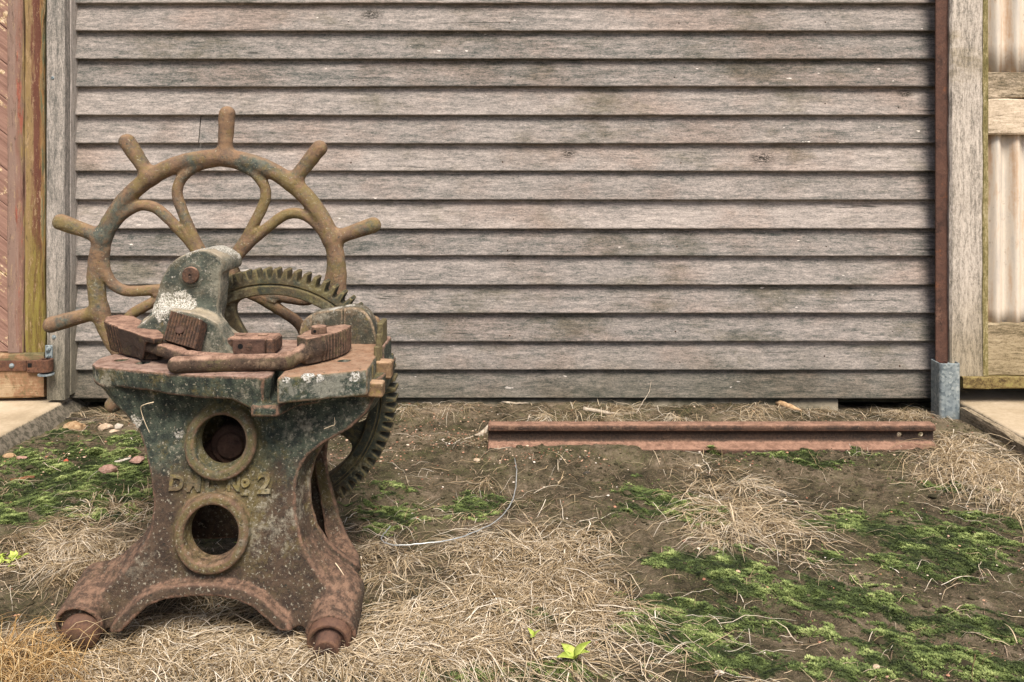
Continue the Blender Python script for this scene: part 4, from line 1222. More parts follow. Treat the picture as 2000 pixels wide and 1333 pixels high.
# sticks, bark, wire
def stick(name, pts, rad, mat, label, cat, n=7, lift=0.003):
    P = []
    for p in pts:
        g = GP(p[0], p[1]); g[2] = float(H(g[0], g[1])[0]) + lift + (p[2] if len(p) > 2 else 0); P.append(g)
    P = spline(P, 6)
    rr = np.interp(np.linspace(0, 1, len(P)), np.linspace(0, 1, len(rad)), rad)
    P = P + 0.0006 * np.random.default_rng(len(pts)).normal(0, 1, P.shape)
    m = MB(); m.tube(P, rr, n); o = m.build(name, mat, None, True)
    return tag(o, label, cat, 'twigs on the ground' if name == 'twig' else None)
MT['twig'] = stonemat('dark_twig_bark', '#2a2520', '#5b5045'); MT['twig_b'] = stonemat('brown_twig_bark', '#5d3c2a', '#8d6246'); MT['twig_g'] = stonemat('bleached_twig', '#8d7f6d', '#c4b6a2')
stick('twig', [(108, 822), (150, 821), (200, 820), (246, 817)], [.004, .005, .005, .002], MT['twig'], 'long dark twig lying at the wall foot behind the tan stone', 'twig')
stick('twig', [(22, 943), (38, 945), (52, 942), (66, 940)], [.004, .006, .005, .006], MT['twig_b'], 'short reddish brown twig lying on moss at the left edge', 'twig')
stick('twig', [(965, 797), (990, 803), (1020, 802), (1062, 800)], [.002, .004, .004, .001], MT['twig_g'], 'thin grey twig curving at the foot of the boards above the rail end', 'twig')
stick('bark_strip', [(1140, 815), (1170, 818), (1205, 821), (1240, 822)], [.008, .007, .004, .001], MT['twig_g'], 'long grey bark strip lying behind the left half of the rail', 'bark strip')
stick('wood_chip', [(1508, 798, .012), (1525, 803, .008), (1545, 808, .004), (1566, 811)], [.004, .012, .012, .002], stonemat('tan_wood', '#9b7d5c', '#c3a480'), 'tan wood chip propped at the wall foot behind the rail', 'wood chip', 6)
stick('bone_white_stick', [(224, 910), (238, 908), (256, 904)], [.003, .0045, .003], MT['s_white'], 'short bone white stick in the gravel line beside the machine', 'stick')
stick('dead_leaf', [(895, 868), (925, 858), (945, 846), (953, 838, .01)], [.001, .003, .010, .002], MT['twig_g'], 'long dry grey leaf on the soil left of the rail end', 'leaf', 5)
stick('dry_stalk', [(1858, 845), (1890, 862), (1920, 872), (1965, 888)], [.001, .004, .006, .003], MT['twig_g'], 'broad bleached stalk lying between the rail end and the right edging board', 'stalk', 6)
stick('grass_stalk', [(1243, 820, 0), (1255, 812, .02), (1268, 806, .055), (1274, 800, .105)], [.0014, .0014, .001, .0005], MT['twig_g'], 'single dry grass stalk standing up against the lowest board', 'grass stalk', 5)
stick('wire', [(1005, 917), (1009, 945), (1004, 980), (980, 1018), (940, 1050), (890, 1072), (830, 1083), (775, 1086), (752, 1080), (745, 1068), (752, 1052), (763, 1041)], [.0014], flat('zinc_wire', '#a9acab', 0.4, c2='#cfd1cf', metal=0.5), 'loop of thin silvery wire lying on the straw right of the machine', 'wire', 6, lift=0.022)

# seedlings
lm = Mat('seedling_leaf', 0.6, 0.4)
lf = lm.noise(60, 3, 0.6)
MT['leaf'] = lm.done(lm.mix(lm.step(lf, 0.35, 0.65), '#8fa03c', '#bcc765'))
lm.b.inputs['Subsurface Weight'].default_value = 0.0
def leaf(mb_, base, d, length, w, bend=0.3, n=6):
    d = np.array(d, float); d /= np.linalg.norm(d)
    s = np.cross(d, (0, 0, 1)); s /= np.linalg.norm(s); up = np.cross(s, d)
    L_ = []; R_ = []; Cn = []
    for t in np.linspace(0, 1, n):
        c = np.array(base) + d * length * t + up * length * bend * (t - t * t * 1.4)
        ww = w * math.sin(math.pi * min(1, 0.08 + 0.95 * t ** 0.8)) if t < 1 else 0.0005
        L_.append(c + s * ww + up * ww * 0.35); R_.append(c - s * ww + up * ww * 0.35); Cn.append(c)
    v = L_ + Cn + R_; f = []
    for i in range(n - 1):
        f += [(i, i + 1, n + i + 1, n + i), (n + i, n + i + 1, 2 * n + i + 1, 2 * n + i)]
    mb_.add(v, f)
def seedling(px, py, size, n, label, seed, name='seedling', spread=0.0):
    rr = np.random.default_rng(seed); c = GP(px, py); c[2] = float(H(c[0], c[1])[0]) + 0.010
    t = thing(name, c, label, 'seedling' if name == 'seedling' else 'weed', 'small green seedlings' if name == 'seedling' else None)
    for k in range(n):
        m = MB()
        a = 6.283 * k / n + rr.normal(0, 0.3) + 0.5
        off = np.array([rr.normal(0, spread), rr.normal(0, spread), 0]) if spread else np.zeros(3)
        el = rr.uniform(0.35, 0.95)
        leaf(m, c + off, (math.cos(a) * math.cos(el), math.sin(a) * math.cos(el), math.sin(el)), size * rr.uniform(0.8, 1.1), size * 0.26, 0.25)
        o = m.build('leaf', MT['leaf'], t, True)
        o.modifiers.new('thick', 'SOLIDIFY').thickness = 0.0004
seedling(1122, 1318, 0.042, 4, 'yellow green seedling with rounded leaves near the bottom edge', 5)
seedling(1042, 1276, 0.020, 3, 'smaller pale green seedling growing through the straw, left of the larger one', 8)
seedling(14, 1105, 0.018, 26, 'bright green leafy weed clump at the left frame edge', 11, 'green_weed', 0.016)
seedling(465, 1060, 0.013, 4, 'tiny green sprout seen through the lower round hole of the machine', 14)
# ------------------------------------------------------------------ the machine
mach = thing('tyre_upsetting_machine', tuple(BASE), 'rusty cast iron bending machine with spoked hand wheel and gear, standing on dry grass', 'machine')
DK = ('#1c2826', '#33413a')
WPIL = [((-0.675, 1.76, 0.712), 0.05, 0.25), ((-0.635, 1.80, 0.708), 0.05, 0.2), ((-0.600, 1.82, 0.700), 0.03, 0.3), ((-0.725, 1.735, 0.690), 0.022, 0.35), ((-0.702, 1.735, 0.705), 0.018, 0.45), ((-0.715, 1.72, 0.596), 0.032, 0.25), ((-0.690, 1.72, 0.604), 0.028, 0.3), ((-0.675, 1.72, 0.594), 0.024, 0.35), ((-0.735, 1.72, 0.585), 0.026, 0.3), ((-0.715, 1.705, 0.580), 0.03, 0.3), ((-0.755, 1.705, 0.565), 0.022, 0.4)]
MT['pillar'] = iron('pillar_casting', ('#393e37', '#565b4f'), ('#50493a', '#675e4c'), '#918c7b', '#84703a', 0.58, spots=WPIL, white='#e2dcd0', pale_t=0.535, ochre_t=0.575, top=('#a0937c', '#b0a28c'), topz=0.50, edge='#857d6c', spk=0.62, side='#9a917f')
MT['block'] = iron('block_casting', ('#242e29', '#3b463b'), ('#423d2d', '#575236'), '#908d80', '#666036', 0.58, pale_t=0.53, ochre_t=0.56, spk=0.62,
                   spots=[((-0.39, 1.545, 0.497), .024, .62), ((-0.370, 1.553, 0.490), .016, .70), ((-0.425, 1.53, 0.495), .016, .75), ((-0.31, 1.575, 0.487), .024, .80)], white='#e6e2da', top=('#977359', '#aa8a70'), topz=0.494, edge='#8d755f')
MT['lug'] = iron('lug_casting', ('#33352d', '#4d4b3d'), ('#584838', '#70604c'), '#a39c8a', '#85763e', 0.5, pale_t=0.57, spots=[((-0.40, 1.82, 0.566), .022, .4), ((-0.37, 1.83, 0.571), .02, .5)], white='#e2dcd0', edge='#b0987c')
MT['lever'] = iron('bare_rusty_iron', ('#231c16', '#312820'), ('#3d3026', '#4f3e31'), '#85705b', '#5a5236', 0.46, pale_t=0.57, ochre_t=0.52, top=('#7d604f', '#b5937d'), fine=1.1, spk=0.67, edge='#7d5f4e')  # rust with overhead light in the colour: pale tops, darkened sides
MT['jaw'] = iron('rusty_jaw_iron', ('#181410', '#241d18'), ('#2f251d', '#40322a'), '#78634f', '#5f5232', 0.46, pale_t=0.60, ochre_t=0.58, top=('#7a5d4d', '#b38f79'), fine=1.1, spk=0.68, edge='#70523f')  # sides darkened below paler rusty tops, shading carried by the colour
MT['gear'] = iron('mossy_gear_iron', ('#2a2e27', '#3d4135'), ('#494030', '#5d5039'), '#8c866a', '#625a38', 0.52, pale_t=0.60, ochre_t=0.555, fine=0.8, spk=0.69, edge='#7a6f4a')
MT['wheel'] = iron('wheel_iron', ('#444a43', '#5f6256'), ('#665243', '#84694f'), '#a09880', '#74653c', 0.45, pale_t=0.63, ochre_t=0.53, fine=1.0, spk=0.67, top=('#8a6c52', '#9a7d60'), topk=0.55)
MT['wedge'] = iron('ochre_wedge_iron', ('#4f3f2c', '#63503a'), ('#7d6248', '#8f7357'), '#a8977a', '#86783c', 0.45, pale_t=0.66, fine=0.6, top=('#a5876a', '#b09478'))
MT['inside'] = iron('inner_iron', ('#2a1f1a', '#3a2c25'), ('#4a352b', '#5b4438'), '#5a4c40', '#4a4028', 0.5, pale_t=0.75)
MT['foot'] = iron('foot_iron', ('#1f1b19', '#302a26'), ('#38292390'[:7], '#5a4033'), '#7d6c5a', '#5a4c30', 0.5, pale_t=0.66, fine=0.6, top=('#5a4338', '#684c3f'), edge='#72543f', topk=0.5)

def YF(z):           # front plane of the body, leaning back
    return 1.56 + (z - 0.05) * (0.07 / 0.37)
def Wf(px, py):
    d = 1.6
    for _ in range(20): d = YF(H0 - (py - CY) * K * d)
    p = W(px, py, d); return (p[0], p[2])

P_OUT = [(195, 742), (215, 772), (243, 803), (266, 845), (281, 890), (290, 940), (291, 985), (282, 1030), (258, 1068), (222, 1098), (178, 1130), (138, 1158), (118, 1186), (118, 1222), (238, 1228), (545, 1226), (692, 1222), (700, 1180), (682, 1150), (648, 1125), (617, 1095), (597, 1060), (585, 1010), (582, 960), (590, 920), (606, 892), (640, 864), (690, 838), (724, 808), (741, 776), (745, 742), (600, 742), (400, 742)]
P_IN = [(205, 742), (222, 775), (247, 805), (270, 845), (285, 890), (295, 940), (299, 985), (294, 1032), (282, 1066), (262, 1095), (240, 1120), (220, 1142), (190, 1162), (145, 1188), (138, 1222), (238, 1228), (545, 1226), (650, 1222), (668, 1192), (650, 1166), (632, 1140), (608, 1100), (589, 1060), (578, 1010), (575, 960), (582, 922), (598, 894), (632, 866), (684, 838), (716, 806), (733, 774), (738, 742), (600, 742), (400, 742)]
RINGS = [(436, 859, 0.0665, 0.0455), (418, 1037, 0.0675, 0.0475)]
zn = []
for (px, py, ro, ri) in RINGS:
    cx, cz = Wf(px, py); zn.append(((cx, YF(cz), cz), ro * 0.98, ro * 1.25, 0.3))
cx, cz = Wf(440, 948); zn.append(((cx, YF(cz), cz), 0.05, 0.115, 0.3))
MT['body'] = iron('body_casting', ('#232a25', '#4b5244'), ('#332820', '#514133'), '#999280', '#655a34', 0.50, (0.42, 0.16), spots=[((-0.655, 1.63, 0.365), .030, .80), ((-0.735, 1.63, 0.39), .03, .8)],
                  top=('#806355', '#a88c7c'), topz=0.494, pale_t=0.585, ochre_t=0.535, edge='#8d6b58', ledge=('#46362c', '#8a6c58'), zlo=(0.06, 0.24), zones=zn, spk=0.64)
P_CAV = [(p[0], p[1] if p[1] < 1200 else 1330) for p in P_OUT]
ARCH = [(232, 1260), (250, 1222), (272, 1200), (296, 1178), (330, 1166), (385, 1160), (430, 1161), (470, 1168), (500, 1182), (522, 1204), (545, 1224), (560, 1260)]
h = 0.0030
lo = (-0.90, 1.505, -0.025); hi = (-0.255, 1.885, 0.508)
X, Y, Z = grid(lo, hi, h)
x2, z2 = X[:, 0, :], Z[:, 0, :]
x2, z2 = np.broadcast_arrays(x2, z2)
dO = sdpoly(x2, z2, [Wf(*p) for p in P_OUT])[:, None, :].astype(F32)
dI = sdpoly(x2, z2, [Wf(*p) for p in P_IN])[:, None, :].astype(F32)
dC = sdpoly(x2, z2, [Wf(*p) for p in P_CAV])[:, None, :].astype(F32) + (0.24 * np.maximum(Y - YF(Z) - 0.02, 0) * sstep(0.19, 0.04, Z)).astype(F32)
dA = sdpoly(x2, z2, [Wf(*p) for p in ARCH])[:, None, :].astype(F32)
yf = YF(Z).astype(F32); X = X.astype(F32); Y = Y.astype(F32); Z = Z.astype(F32)
YB = 1.835 + 0 * Z
t = np.clip((Y - yf) / 0.042, 0, 1).astype(F32)
d2 = dI * (1 - t) + dO * t + (0.24 * np.maximum(Y - yf - 0.02, 0) * sstep(0.19, 0.04, Z)).astype(F32)
# the feet splay: push the flank out a little toward the back at the bottom right
solid = smax(smax(d2, yf - Y, 0.005), Y - YB, 0.012)
# raised bead along the arch
bead = smax(smax(np.abs(dA - 0.012) - 0.0135, np.abs(Y - yf + 0.002) - 0.016, 0.007), dO, 0.006)
solid = smin(solid, bead, 0.007)
# foot sockets: bosses looking forward and down
AX = np.array([0.02, -0.95, -0.30]); AX /= np.linalg.norm(AX)
def cyl(c, r, t0, t1, k=0.004):
    s_ = (X - c[0]) * AX[0] + (Y - c[1]) * AX[1] + (Z - c[2]) * AX[2]
    q = np.sqrt(np.maximum((X - c[0]) ** 2 + (Y - c[1]) ** 2 + (Z - c[2]) ** 2 - s_ ** 2, 0))
    return smax(q - r, np.maximum(t0 - s_, s_ - t1), k).astype(F32)
FEET = [(W(163, 1204, 1.56), 0.0430), (W(650, 1222, 1.56), 0.0455)]
for c, r0 in FEET:
    solid = smin(solid, cyl(c, r0, -0.09, 0.022, 0.006), 0.016)
    solid = smax(solid, -cyl(c, r0 - 0.008, 0.015, 0.06, 0.002), 0.003)
cav = smax(smax(dC + 0.019, (yf + 0.021) - Y, 0.01), Y - (YB - 0.018), 0.01)
cav = np.maximum(cav, Z - 0.425)
f = smax(solid, -cav, 0.004)
f = smax(f, -smax(dA, Y - (yf + 0.06) + 0 * Z, 0.004), 0.008)
f = smax(f, -smax(dA + 0.01, (yf + 0.15) - Y, 0.004), 0.008)
# two round openings with raised rings
for (px, py, ro, ri) in RINGS:
    cx, cz = Wf(px, py)
    rho = np.sqrt((X - cx) ** 2 + (Z - cz) ** 2)
    ring = smax(np.abs(rho - (ro + ri) / 2 - 0.001) - (ro - ri) / 2 - 0.001, np.abs(Y - yf) - 0.021 + 0 * X, 0.010)
    f = smin(f, ring, 0.007)
    f = smax(f, -smax(rho - ri + 0 * Y, Y - (yf + 0.055) + 0 * X, 0.002), 0.008)
# long opening in the right flank with a raised lip
cy, cz = 1.722, 0.212
sl = np.sqrt(((Y - cy - (Z - cz) * 0.10) / 0.066) ** 2 + ((Z - cz) / 0.118) ** 2)
sld = (sl - 1) * 0.066
right = (X > -0.50)
lip = smax(smax(np.abs(sld - 0.004) - 0.009, np.abs(d2) - 0.009, 0.006), np.where(right, F32(-1), F32(1)), 0.001)
f = smin(f, lip, 0.008)
f = np.where(right, smax(f, -smax(sld + 0 * X, np.abs(d2) - 0.045, 0.002), 0.005), f)
# table plate on top
ZT = 0.496
tp = [GP(*p, ZT) for p in ((178, 710), (186, 715), (205, 718), (262, 722.5), (330, 729), (400, 733), (500, 736.5), (514, 738))]
tab = [(p[0], p[1]) for p in tp] + [(-0.458, 1.56), (-0.465, 1.62), (-0.47, 1.86), (-0.69, 1.86), (-0.79, 1.78), (-0.828, 1.722), (-0.838, 1.690)]
dT = sdpoly(X[:, :, 0], Y[:, :, 0], tab)[:, :, None].astype(F32)
xs_ = X[:, :1, :1]
zb_ = np.interp(xs_, [-0.84, -0.80, -0.72, -0.70, -0.66, -0.60, -0.53, -0.50, -0.485, -0.46], [0.463, 0.462, 0.456, 0.457, 0.453, 0.452, 0.450, 0.436, 0.430, 0.430]).astype(F32)
taper = np.clip((ZT - Z) * 0.12, 0, 0.01).astype(F32)
tabf = smax(smax(dT + taper, zb_ - Z, 0.006), Z - ZT, 0.005)
# ledge that carries the moving block
led = [(-0.492, 1.535), (-0.44, 1.535), (-0.425, 1.60), (-0.30, 1.68), (-0.285, 1.72), (-0.285, 1.86), (-0.475, 1.86)]
dL = sdpoly(X[:, :, 0], Y[:, :, 0], led)[:, :, None].astype(F32)
ledf = smax(smax(dL, 0.424 - Z, 0.005), Z - 0.446, 0.003)
tabf = smin(tabf, ledf, 0.006)
# flared neck that carries the overhanging table
neck = [Wf(*p) for p in ((190, 738), (300, 738), (420, 738), (560, 745), (560, 800), (440, 790), (330, 800), (258, 820))]
dN = sdpoly(x2, z2, neck)[:, None, :].astype(F32)
nf = yf - (Z - 0.40) * 0.4
neckf = smax(smax(dN, nf - Y, 0.02), Y - 1.83, 0.01)
f = smin(f, neckf, 0.02)
f = smin(f, tabf, 0.010)
for (px, py, rr_) in ((237, 702.5, 0.0125), (279, 707, 0.0125)):
    c = GP(px, py, ZT)
    f = smax(f, -(np.sqrt((X - c[0]) ** 2 + (Y - c[1]) ** 2) - rr_ + 0 * Z), 0.002)
# upright rim behind the block on the right
f = smin(f, smax(smax(np.abs(X + 0.291) - 0.008 + 0 * Y, np.abs(Y - 1.79) - 0.05 + 0 * X, 0.01), np.abs(Z - 0.46) - 0.055 + 0 * X, 0.012), 0.008)
f = f + 0.0009 * (vnoise3(X * 60 + 0 * Y + 0 * Z, Y * 60 + 0 * X + 0 * Z, Z * 60 + 0 * X + 0 * Y, 3)).astype(F32) + 0.0016 * vnoise3(X * 22 + 0 * Y + 0 * Z, Y * 22 + 0 * X + 0 * Z, Z * 22 + 0 * X + 0 * Y, 8).astype(F32)
body = sdf_obj('body', f, lo, h, MT['body'], mach, 1)
del f, solid, cav, bead, lip, tabf, ledf, neckf

# shaft and boss seen through the upper opening
m = MB()
c = W(452, 868, 1.70)
m.lathe(c, (0.05, -1, 0.0), [(-0.06, 0.040), (0.0, 0.040), (0.004, 0.038), (0.005, 0.026), (0.012, 0.025), (0.013, 0.0235)], 36)
m.box((c[0] - 0.085, 1.705, c[2] - 0.10), (c[0] - 0.01, 1.73, c[2] - 0.005), 0.006, rot=Matrix.Rotation(math.radians(40), 3, 'Y'))
bevel(m.build('shaft_boss', MT['inside'], mach, True), 0.001)

# cast lettering D M L No 2
lt = []
def letter(ch, px, py, hpx, sx=1.0):
    cu = bpy.data.curves.new('lettering', 'FONT'); cu.body = ch; cu.extrude = 0.002; cu.bevel_depth = 0.0012; cu.bevel_resolution = 1; cu.offset = 0.0007
    cu.align_x = 'CENTER'; cu.align_y = 'CENTER'; cu.size = 1
    o = bpy.data.objects.new('tmp', cu); COL.objects.link(o)
    x, z = Wf(px, py); s = hpx * K * YF(z) / 0.70
    cu.size = s; cu.extrude = 0.0018
    dg_ = bpy.context.evaluated_depsgraph_get(); me = bpy.data.meshes.new_from_object(o.evaluated_get(dg_))
    V_ = np.array([v.co for v in me.vertices]); F_ = [tuple(p.vertices) for p in me.polygons]
    lean = math.atan(0.07 / 0.37)
    R = np.array(Matrix.Rotation(math.radians(90) - lean, 3, 'X'))
    V_[:, 0] *= sx
    V_ = V_ @ R.T
    V_ = V_ + np.array([x, YF(z) - 0.0024, z])
    V_ = V_ + 0.0022 * np.stack([vnoise3(V_[:, 0] * 150, V_[:, 1] * 150, V_[:, 2] * 150, s_) for s_ in (1, 2, 3)], 1)
    lt.append((V_, F_)); bpy.data.objects.remove(o); bpy.data.meshes.remove(me)
letter('D', 346, 944, 27); letter('M', 380, 946, 27, 0.95); letter('L', 411, 947, 27); letter('N', 458, 946, 26, 0.9); letter('o', 480, 940, 20); letter('_', 480, 950, 24, 0.6)
letter('2', 517, 945, 37)
MT['letters'] = iron('lettering_iron', ('#3d4234', '#525440'), ('#54473a', '#6a5a40'), '#9a917a', '#7f7040', 0.5, ochre_t=0.50, pale_t=0.55)
for V_, F_ in lt: mesh_obj('cast_letter', V_, F_, MT['letters'], body, False)

# ---------------- pillar with bearing hood
h = 0.0026
lo = (-0.80, 1.66, 0.49); hi = (-0.55, 1.88, 0.73)
X, Y, Z = grid(lo, hi, h)
x2, z2 = np.broadcast_arrays(X[:, 0, :], Z[:, 0, :])
D0 = 1.725
def Wp(p, d): q = W(p[0], p[1], d); return (q[0], q[2])
pil = smoothpoly([(400, 489), (380, 491), (359, 498), (340, 509), (328, 521), (319, 537), (312, 553), (307, 571), (300, 594), (292, 616), (278, 632), (262, 700), (452, 700), (446, 672), (431, 650), (422, 625), (427, 600), (430, 565), (431, 540), (434, 526), (437, 512), (430, 503), (417, 495)], 4)
dP = sdpoly(x2, z2, [Wp(p, D0) for p in pil])[:, None, :]
f = smax(dP + 0 * Y, np.abs(Y - (D0 + 0.0265)) - 0.0265, 0.005)
hc = W(385, 552, D0)
hp = sdpoly(x2, z2, [Wp(p, D0) for p in smoothpoly([(345, 508), (362, 498), (380, 491), (400, 489), (417, 495), (430, 503), (439, 514), (437, 534), (420, 532), (395, 520), (370, 518)], 3)])[:, None, :]
hood = smax(hp + 0.001 + 0 * Y, np.abs(Y - (D0 + 0.060)) - 0.055 + 0 * X, 0.012)
f = smin(f, hood, 0.003)
basep = smoothpoly([(262, 646), (280, 630), (300, 613), (322, 605), (372, 610), (408, 622), (428, 636), (437, 655), (441, 672), (441, 700), (262, 700)], 3)
D1 = 1.69
dB = sdpoly(x2, z2, [Wp(p, D1) for p in basep])[:, None, :]
f = smin(f, smax(dB + 0 * Y, np.abs(Y - 1.715) - 0.026 + 0 * X, 0.008), 0.018)
toe = sdpoly(x2, z2, [Wp(p, 1.75) for p in ((425, 640), (452, 655), (478, 664), (478, 705), (425, 705))])[:, None, :]
f = smin(f, smax(toe + 0 * Y, np.abs(Y - 1.755) - 0.03 + 0 * X, 0.006), 0.016)
bc = W(375, 537, D0)
f = smin(f, smax(np.sqrt((X - bc[0]) ** 2 + (Z - bc[2]) ** 2) - 0.0225 + 0 * Y, np.abs(Y - D0) - 0.0035 + 0 * X, 0.003), 0.008)
f = f + 0.0012 * vnoise3(X * 45 + 0 * Y + 0 * Z, Y * 45 + 0 * X + 0 * Z, Z * 45 + 0 * X + 0 * Y, 12)
# crusty white lichen stands proud of the iron
for (p, r_, thr) in WPIL:
    dd = np.sqrt((X - p[0]) ** 2 + (Y - p[1]) ** 2 + (Z - p[2]) ** 2)
    f = f - 0.0016 * sstep(r_ * 0.8, r_ * 0.3, dd) * np.clip(vnoise3(X * 150 + 0 * Y + 0 * Z, Y * 150 + 0 * X + 0 * Z, Z * 150 + 0 * X + 0 * Y, 5) + 0.3, 0, 1)
pillar = sdf_obj('pillar', f, lo, h, MT['pillar'], mach, 0)
m = MB(); m.lathe(bc + (0, 0.006, 0), (-0.03, -1, 0.0), [(0, 0.0172), (0.014, 0.0172), (0.0165, 0.0160), (0.017, 0.003), (0.0155, 0.0022)], 28)
bevel(m.build('pin', MT['jaw'], pillar, True), 0.0006)

# ---------------- fluted jaw plate on the pillar foot
def fluted_plate(c0, ux, uz, un, w, hgt, dep, nfl, amp):
    """plate whose front carries upright flutes; c0 top-left-front corner"""
    n = nfl * 8
    s = np.linspace(0, 1, n + 1)
    a = amp * (np.abs(((s * nfl) % 1) - 0.5) * 2) ** 1.5
    v = []; f = []
    for k, (tz) in enumerate((0.0, 1.0)):
        for i in range(n + 1):
            v.append(c0 + ux * s[i] * w - uz * tz * hgt - un * a[i])
    b = len(v)
    for i in range(n): f.append((i, n + 1 + i, n + 2 + i, i + 1))
    for tz in (0.0, 1.0):
        for q in (0, 1): v.append(c0 + ux * q * w - uz * tz * hgt - un * dep)
    tl, tr, bl, br = b, b + 1, b + 2, b + 3
    f.append(tuple([tl] + list(range(0, n + 1)) + [tr])); f.append(tuple([br] + list(range(2 * n + 1, n, -1)) + [bl]))
    f.append((tl, bl, n + 1, 0)); f.append((tr, n, 2 * n + 1, br)); f.append((tl, tr, br, bl))
    return np.array(v), f
A = W(332, 606.5, 1.665); B = W(393.5, 624.5, 1.655); Cc = W(316.5, 662.5, 1.640)
ux = B - A; w_ = np.linalg.norm(ux); ux /= w_
uz = A - Cc; hg = np.linalg.norm(uz); uz /= hg
un = np.cross(ux, uz); un /= np.linalg.norm(un)
if un[1] > 0: un = -un
v, fc = fluted_plate(A, ux, uz, un, w_, hg, 0.034, 11, 0.0048)
m = MB(); m.add(v, fc)
jaw = m.build('fluted_jaw', MT['jaw'], mach, False); bevel(jaw, 0.0007, 2, 60)
c = A + ux * w_ * 0.45 - uz * hg * 0.52
m = MB(); m.lathe(c + un * 0.0005, -un, [(0.0, 0.0092), (-0.0012, 0.0088), (-0.0012, 0.0076), (0.004, 0.0070)], 20)
m.build('screw_socket', MT['inside'], jaw, True)
m = MB(); m.lathe(c - un * 0.0015, un, [(0, 0.0074), (0.0022, 0.0070)], 20)
m.box(c - un * 0.0003 - ux * 0.006 - uz * 0.0008 - 0.0003, c - un * 0.0003 + ux * 0.006 + uz * 0.0008 + 0.0003)
m.build('screw', MT['inside'], jaw, False)

# ---------------- die block behind the levers
db = MB()
z0, z1 = 0.497, 0.5395
yb = 1.702
def bx(px0, px1, py0, py1, d, dep, z_bot=None, bev=0.002):
    a = W(px0, py1, d); b = W(px1, py0, d)
    return (a[0], d, a[2] if z_bot is None else z_bot), (b[0], d + dep, b[2]), bev
lo_, hi_, bv = bx(434, 451.5, 662, 695, 1.702, 0.05, z0); db.box(lo_, hi_, 0.003)
lo_, hi_, bv = bx(517.5, 535, 661, 695, 1.702, 0.05, z0); db.box(lo_, hi_, 0.004)
lo_, hi_, bv = bx(430, 540, 661, 695, 1.709, 0.055, z0); db.box(lo_, (hi_[0] - 0.002, hi_[1], hi_[2] + 0.001), 0.006)
die = db.build('die_block', MT['jaw'], mach, False)
bevel(die, 0.0008)
m = MB(); lo_, hi_, bv = bx(453.5, 516, 664, 695.5, 1.698, 0.006, z0); m.box(lo_, hi_, 0.0015)
pl_ = m.build('face_plate', MT['inside'], die, False)
m = MB(); c = W(469.5, 677, 1.698); m.lathe(c + (0, 0.0006, 0), (0, -1, 0), [(0, 0.0052), (0.001, 0.0052)], 18); m.build('hole', flat('black_bore', '#090909'), pl_)
m = MB(); c = W(487, 678, 1.698); m.lathe(c + (0, 0.0004, 0), (0, -1, 0), [(0, 0.0068), (0.0014, 0.0064)], 18); m.box(c + (-0.0066, -0.0014, -0.0006), c + (0.0066, -0.0009, 0.0006)); m.build('screw', MT['jaw'], pl_)
for px, py in ((471, 654.5), (514, 656.5)):
    c = W(px, py, 1.735); c[2] = 0.5300
    m = MB(); m.lathe(c, (0, 0, 1), [(0, 0.0105), (0.0028, 0.0105), (0.0035, 0.0095)], 22); m.build('bolt', MT['lever'], die, True)

# ---------------- moving block with its arched lug and wedges
h = 0.0028
lo = (-0.49, 1.50, 0.435); hi = (-0.24, 1.90, 0.60)
X, Y, Z = grid(lo, hi, h)
bl = [(-0.441, 1.526), (-0.290, 1.588), (-0.292, 1.70), (-0.312, 1.86), (-0.440, 1.86), (-0.452, 1.69)]
dQ = sdpoly(*np.broadcast_arrays(X[:, :, 0], Y[:, :, 0]), bl)[:, :, None]
f = smax(smax(dQ + 0 * Z, Z - 0.498 + 0 * X, 0.007), 0.449 - Z + 0 * X, 0.005)
for px, py in ((672, 704),):
    c = GP(px, py, 0.498)
    f = smax(f, -smax(np.sqrt((X - c[0]) ** 2 + (Y - c[1]) ** 2) - 0.0125 + 0 * Z, 0.475 - Z + 0 * X, 0.002), 0.002)
f = f + 0.0012 * vnoise3(X * 40 + 0 * Y + 0 * Z, Y * 40 + 0 * X + 0 * Z, Z * 40 + 0 * X + 0 * Y, 22)
block = sdf_obj('moving_block', f, lo, h, MT['block'], mach, 1)
x2, z2 = np.broadcast_arrays(X[:, 0, :], Z[:, 0, :])
lug = smoothpoly([(586, 690), (583, 655), (590, 630), (610, 614), (650, 606), (684, 601), (706, 606), (722, 622), (732, 650), (733, 690), (660, 692)], 4)
dG = sdpoly(x2, z2, [Wp(p, 1.80) for p in lug])[:, None, :]
f = smax(dG + 0 * Y, np.abs(Y - 1.828) - 0.026 + 0 * X, 0.006)
ins = sdpoly(x2, z2, [Wp(p, 1.80) for p in ((609, 590), (669, 590), (669, 640), (609, 640))])[:, None, :]
f = smax(f, -smax(np.abs(ins) - 0.0013 + 0 * Y, Y - 1.808 + 0 * X, 0.001), 0.002)
f = smax(f, -smax(ins + 0 * Y, Y - 1.8045 + 0 * X, 0.001), 0.001)
f = f + 0.0010 * vnoise3(X * 50 + 0 * Y + 0 * Z, Y * 50 + 0 * X + 0 * Z, Z * 50 + 0 * X + 0 * Y, 25)
sdf_obj('arched_lug', f, lo, h, MT['lug'], block, 1)
for (x0, y0, y1, z0_, z1_) in ((-0.289, 1.640, 1.652, 0.452, 0.492), (-0.286, 1.70, 1.712, 0.455, 0.515), (-0.286, 1.722, 1.734, 0.455, 0.535), (-0.287, 1.744, 1.80, 0.45, 0.553)):
    m = MB(); m.box((x0 - 0.012, y0, z0_), (x0, y1, z1_), 0.002); m.build('guide_rib', MT['gear'], block)
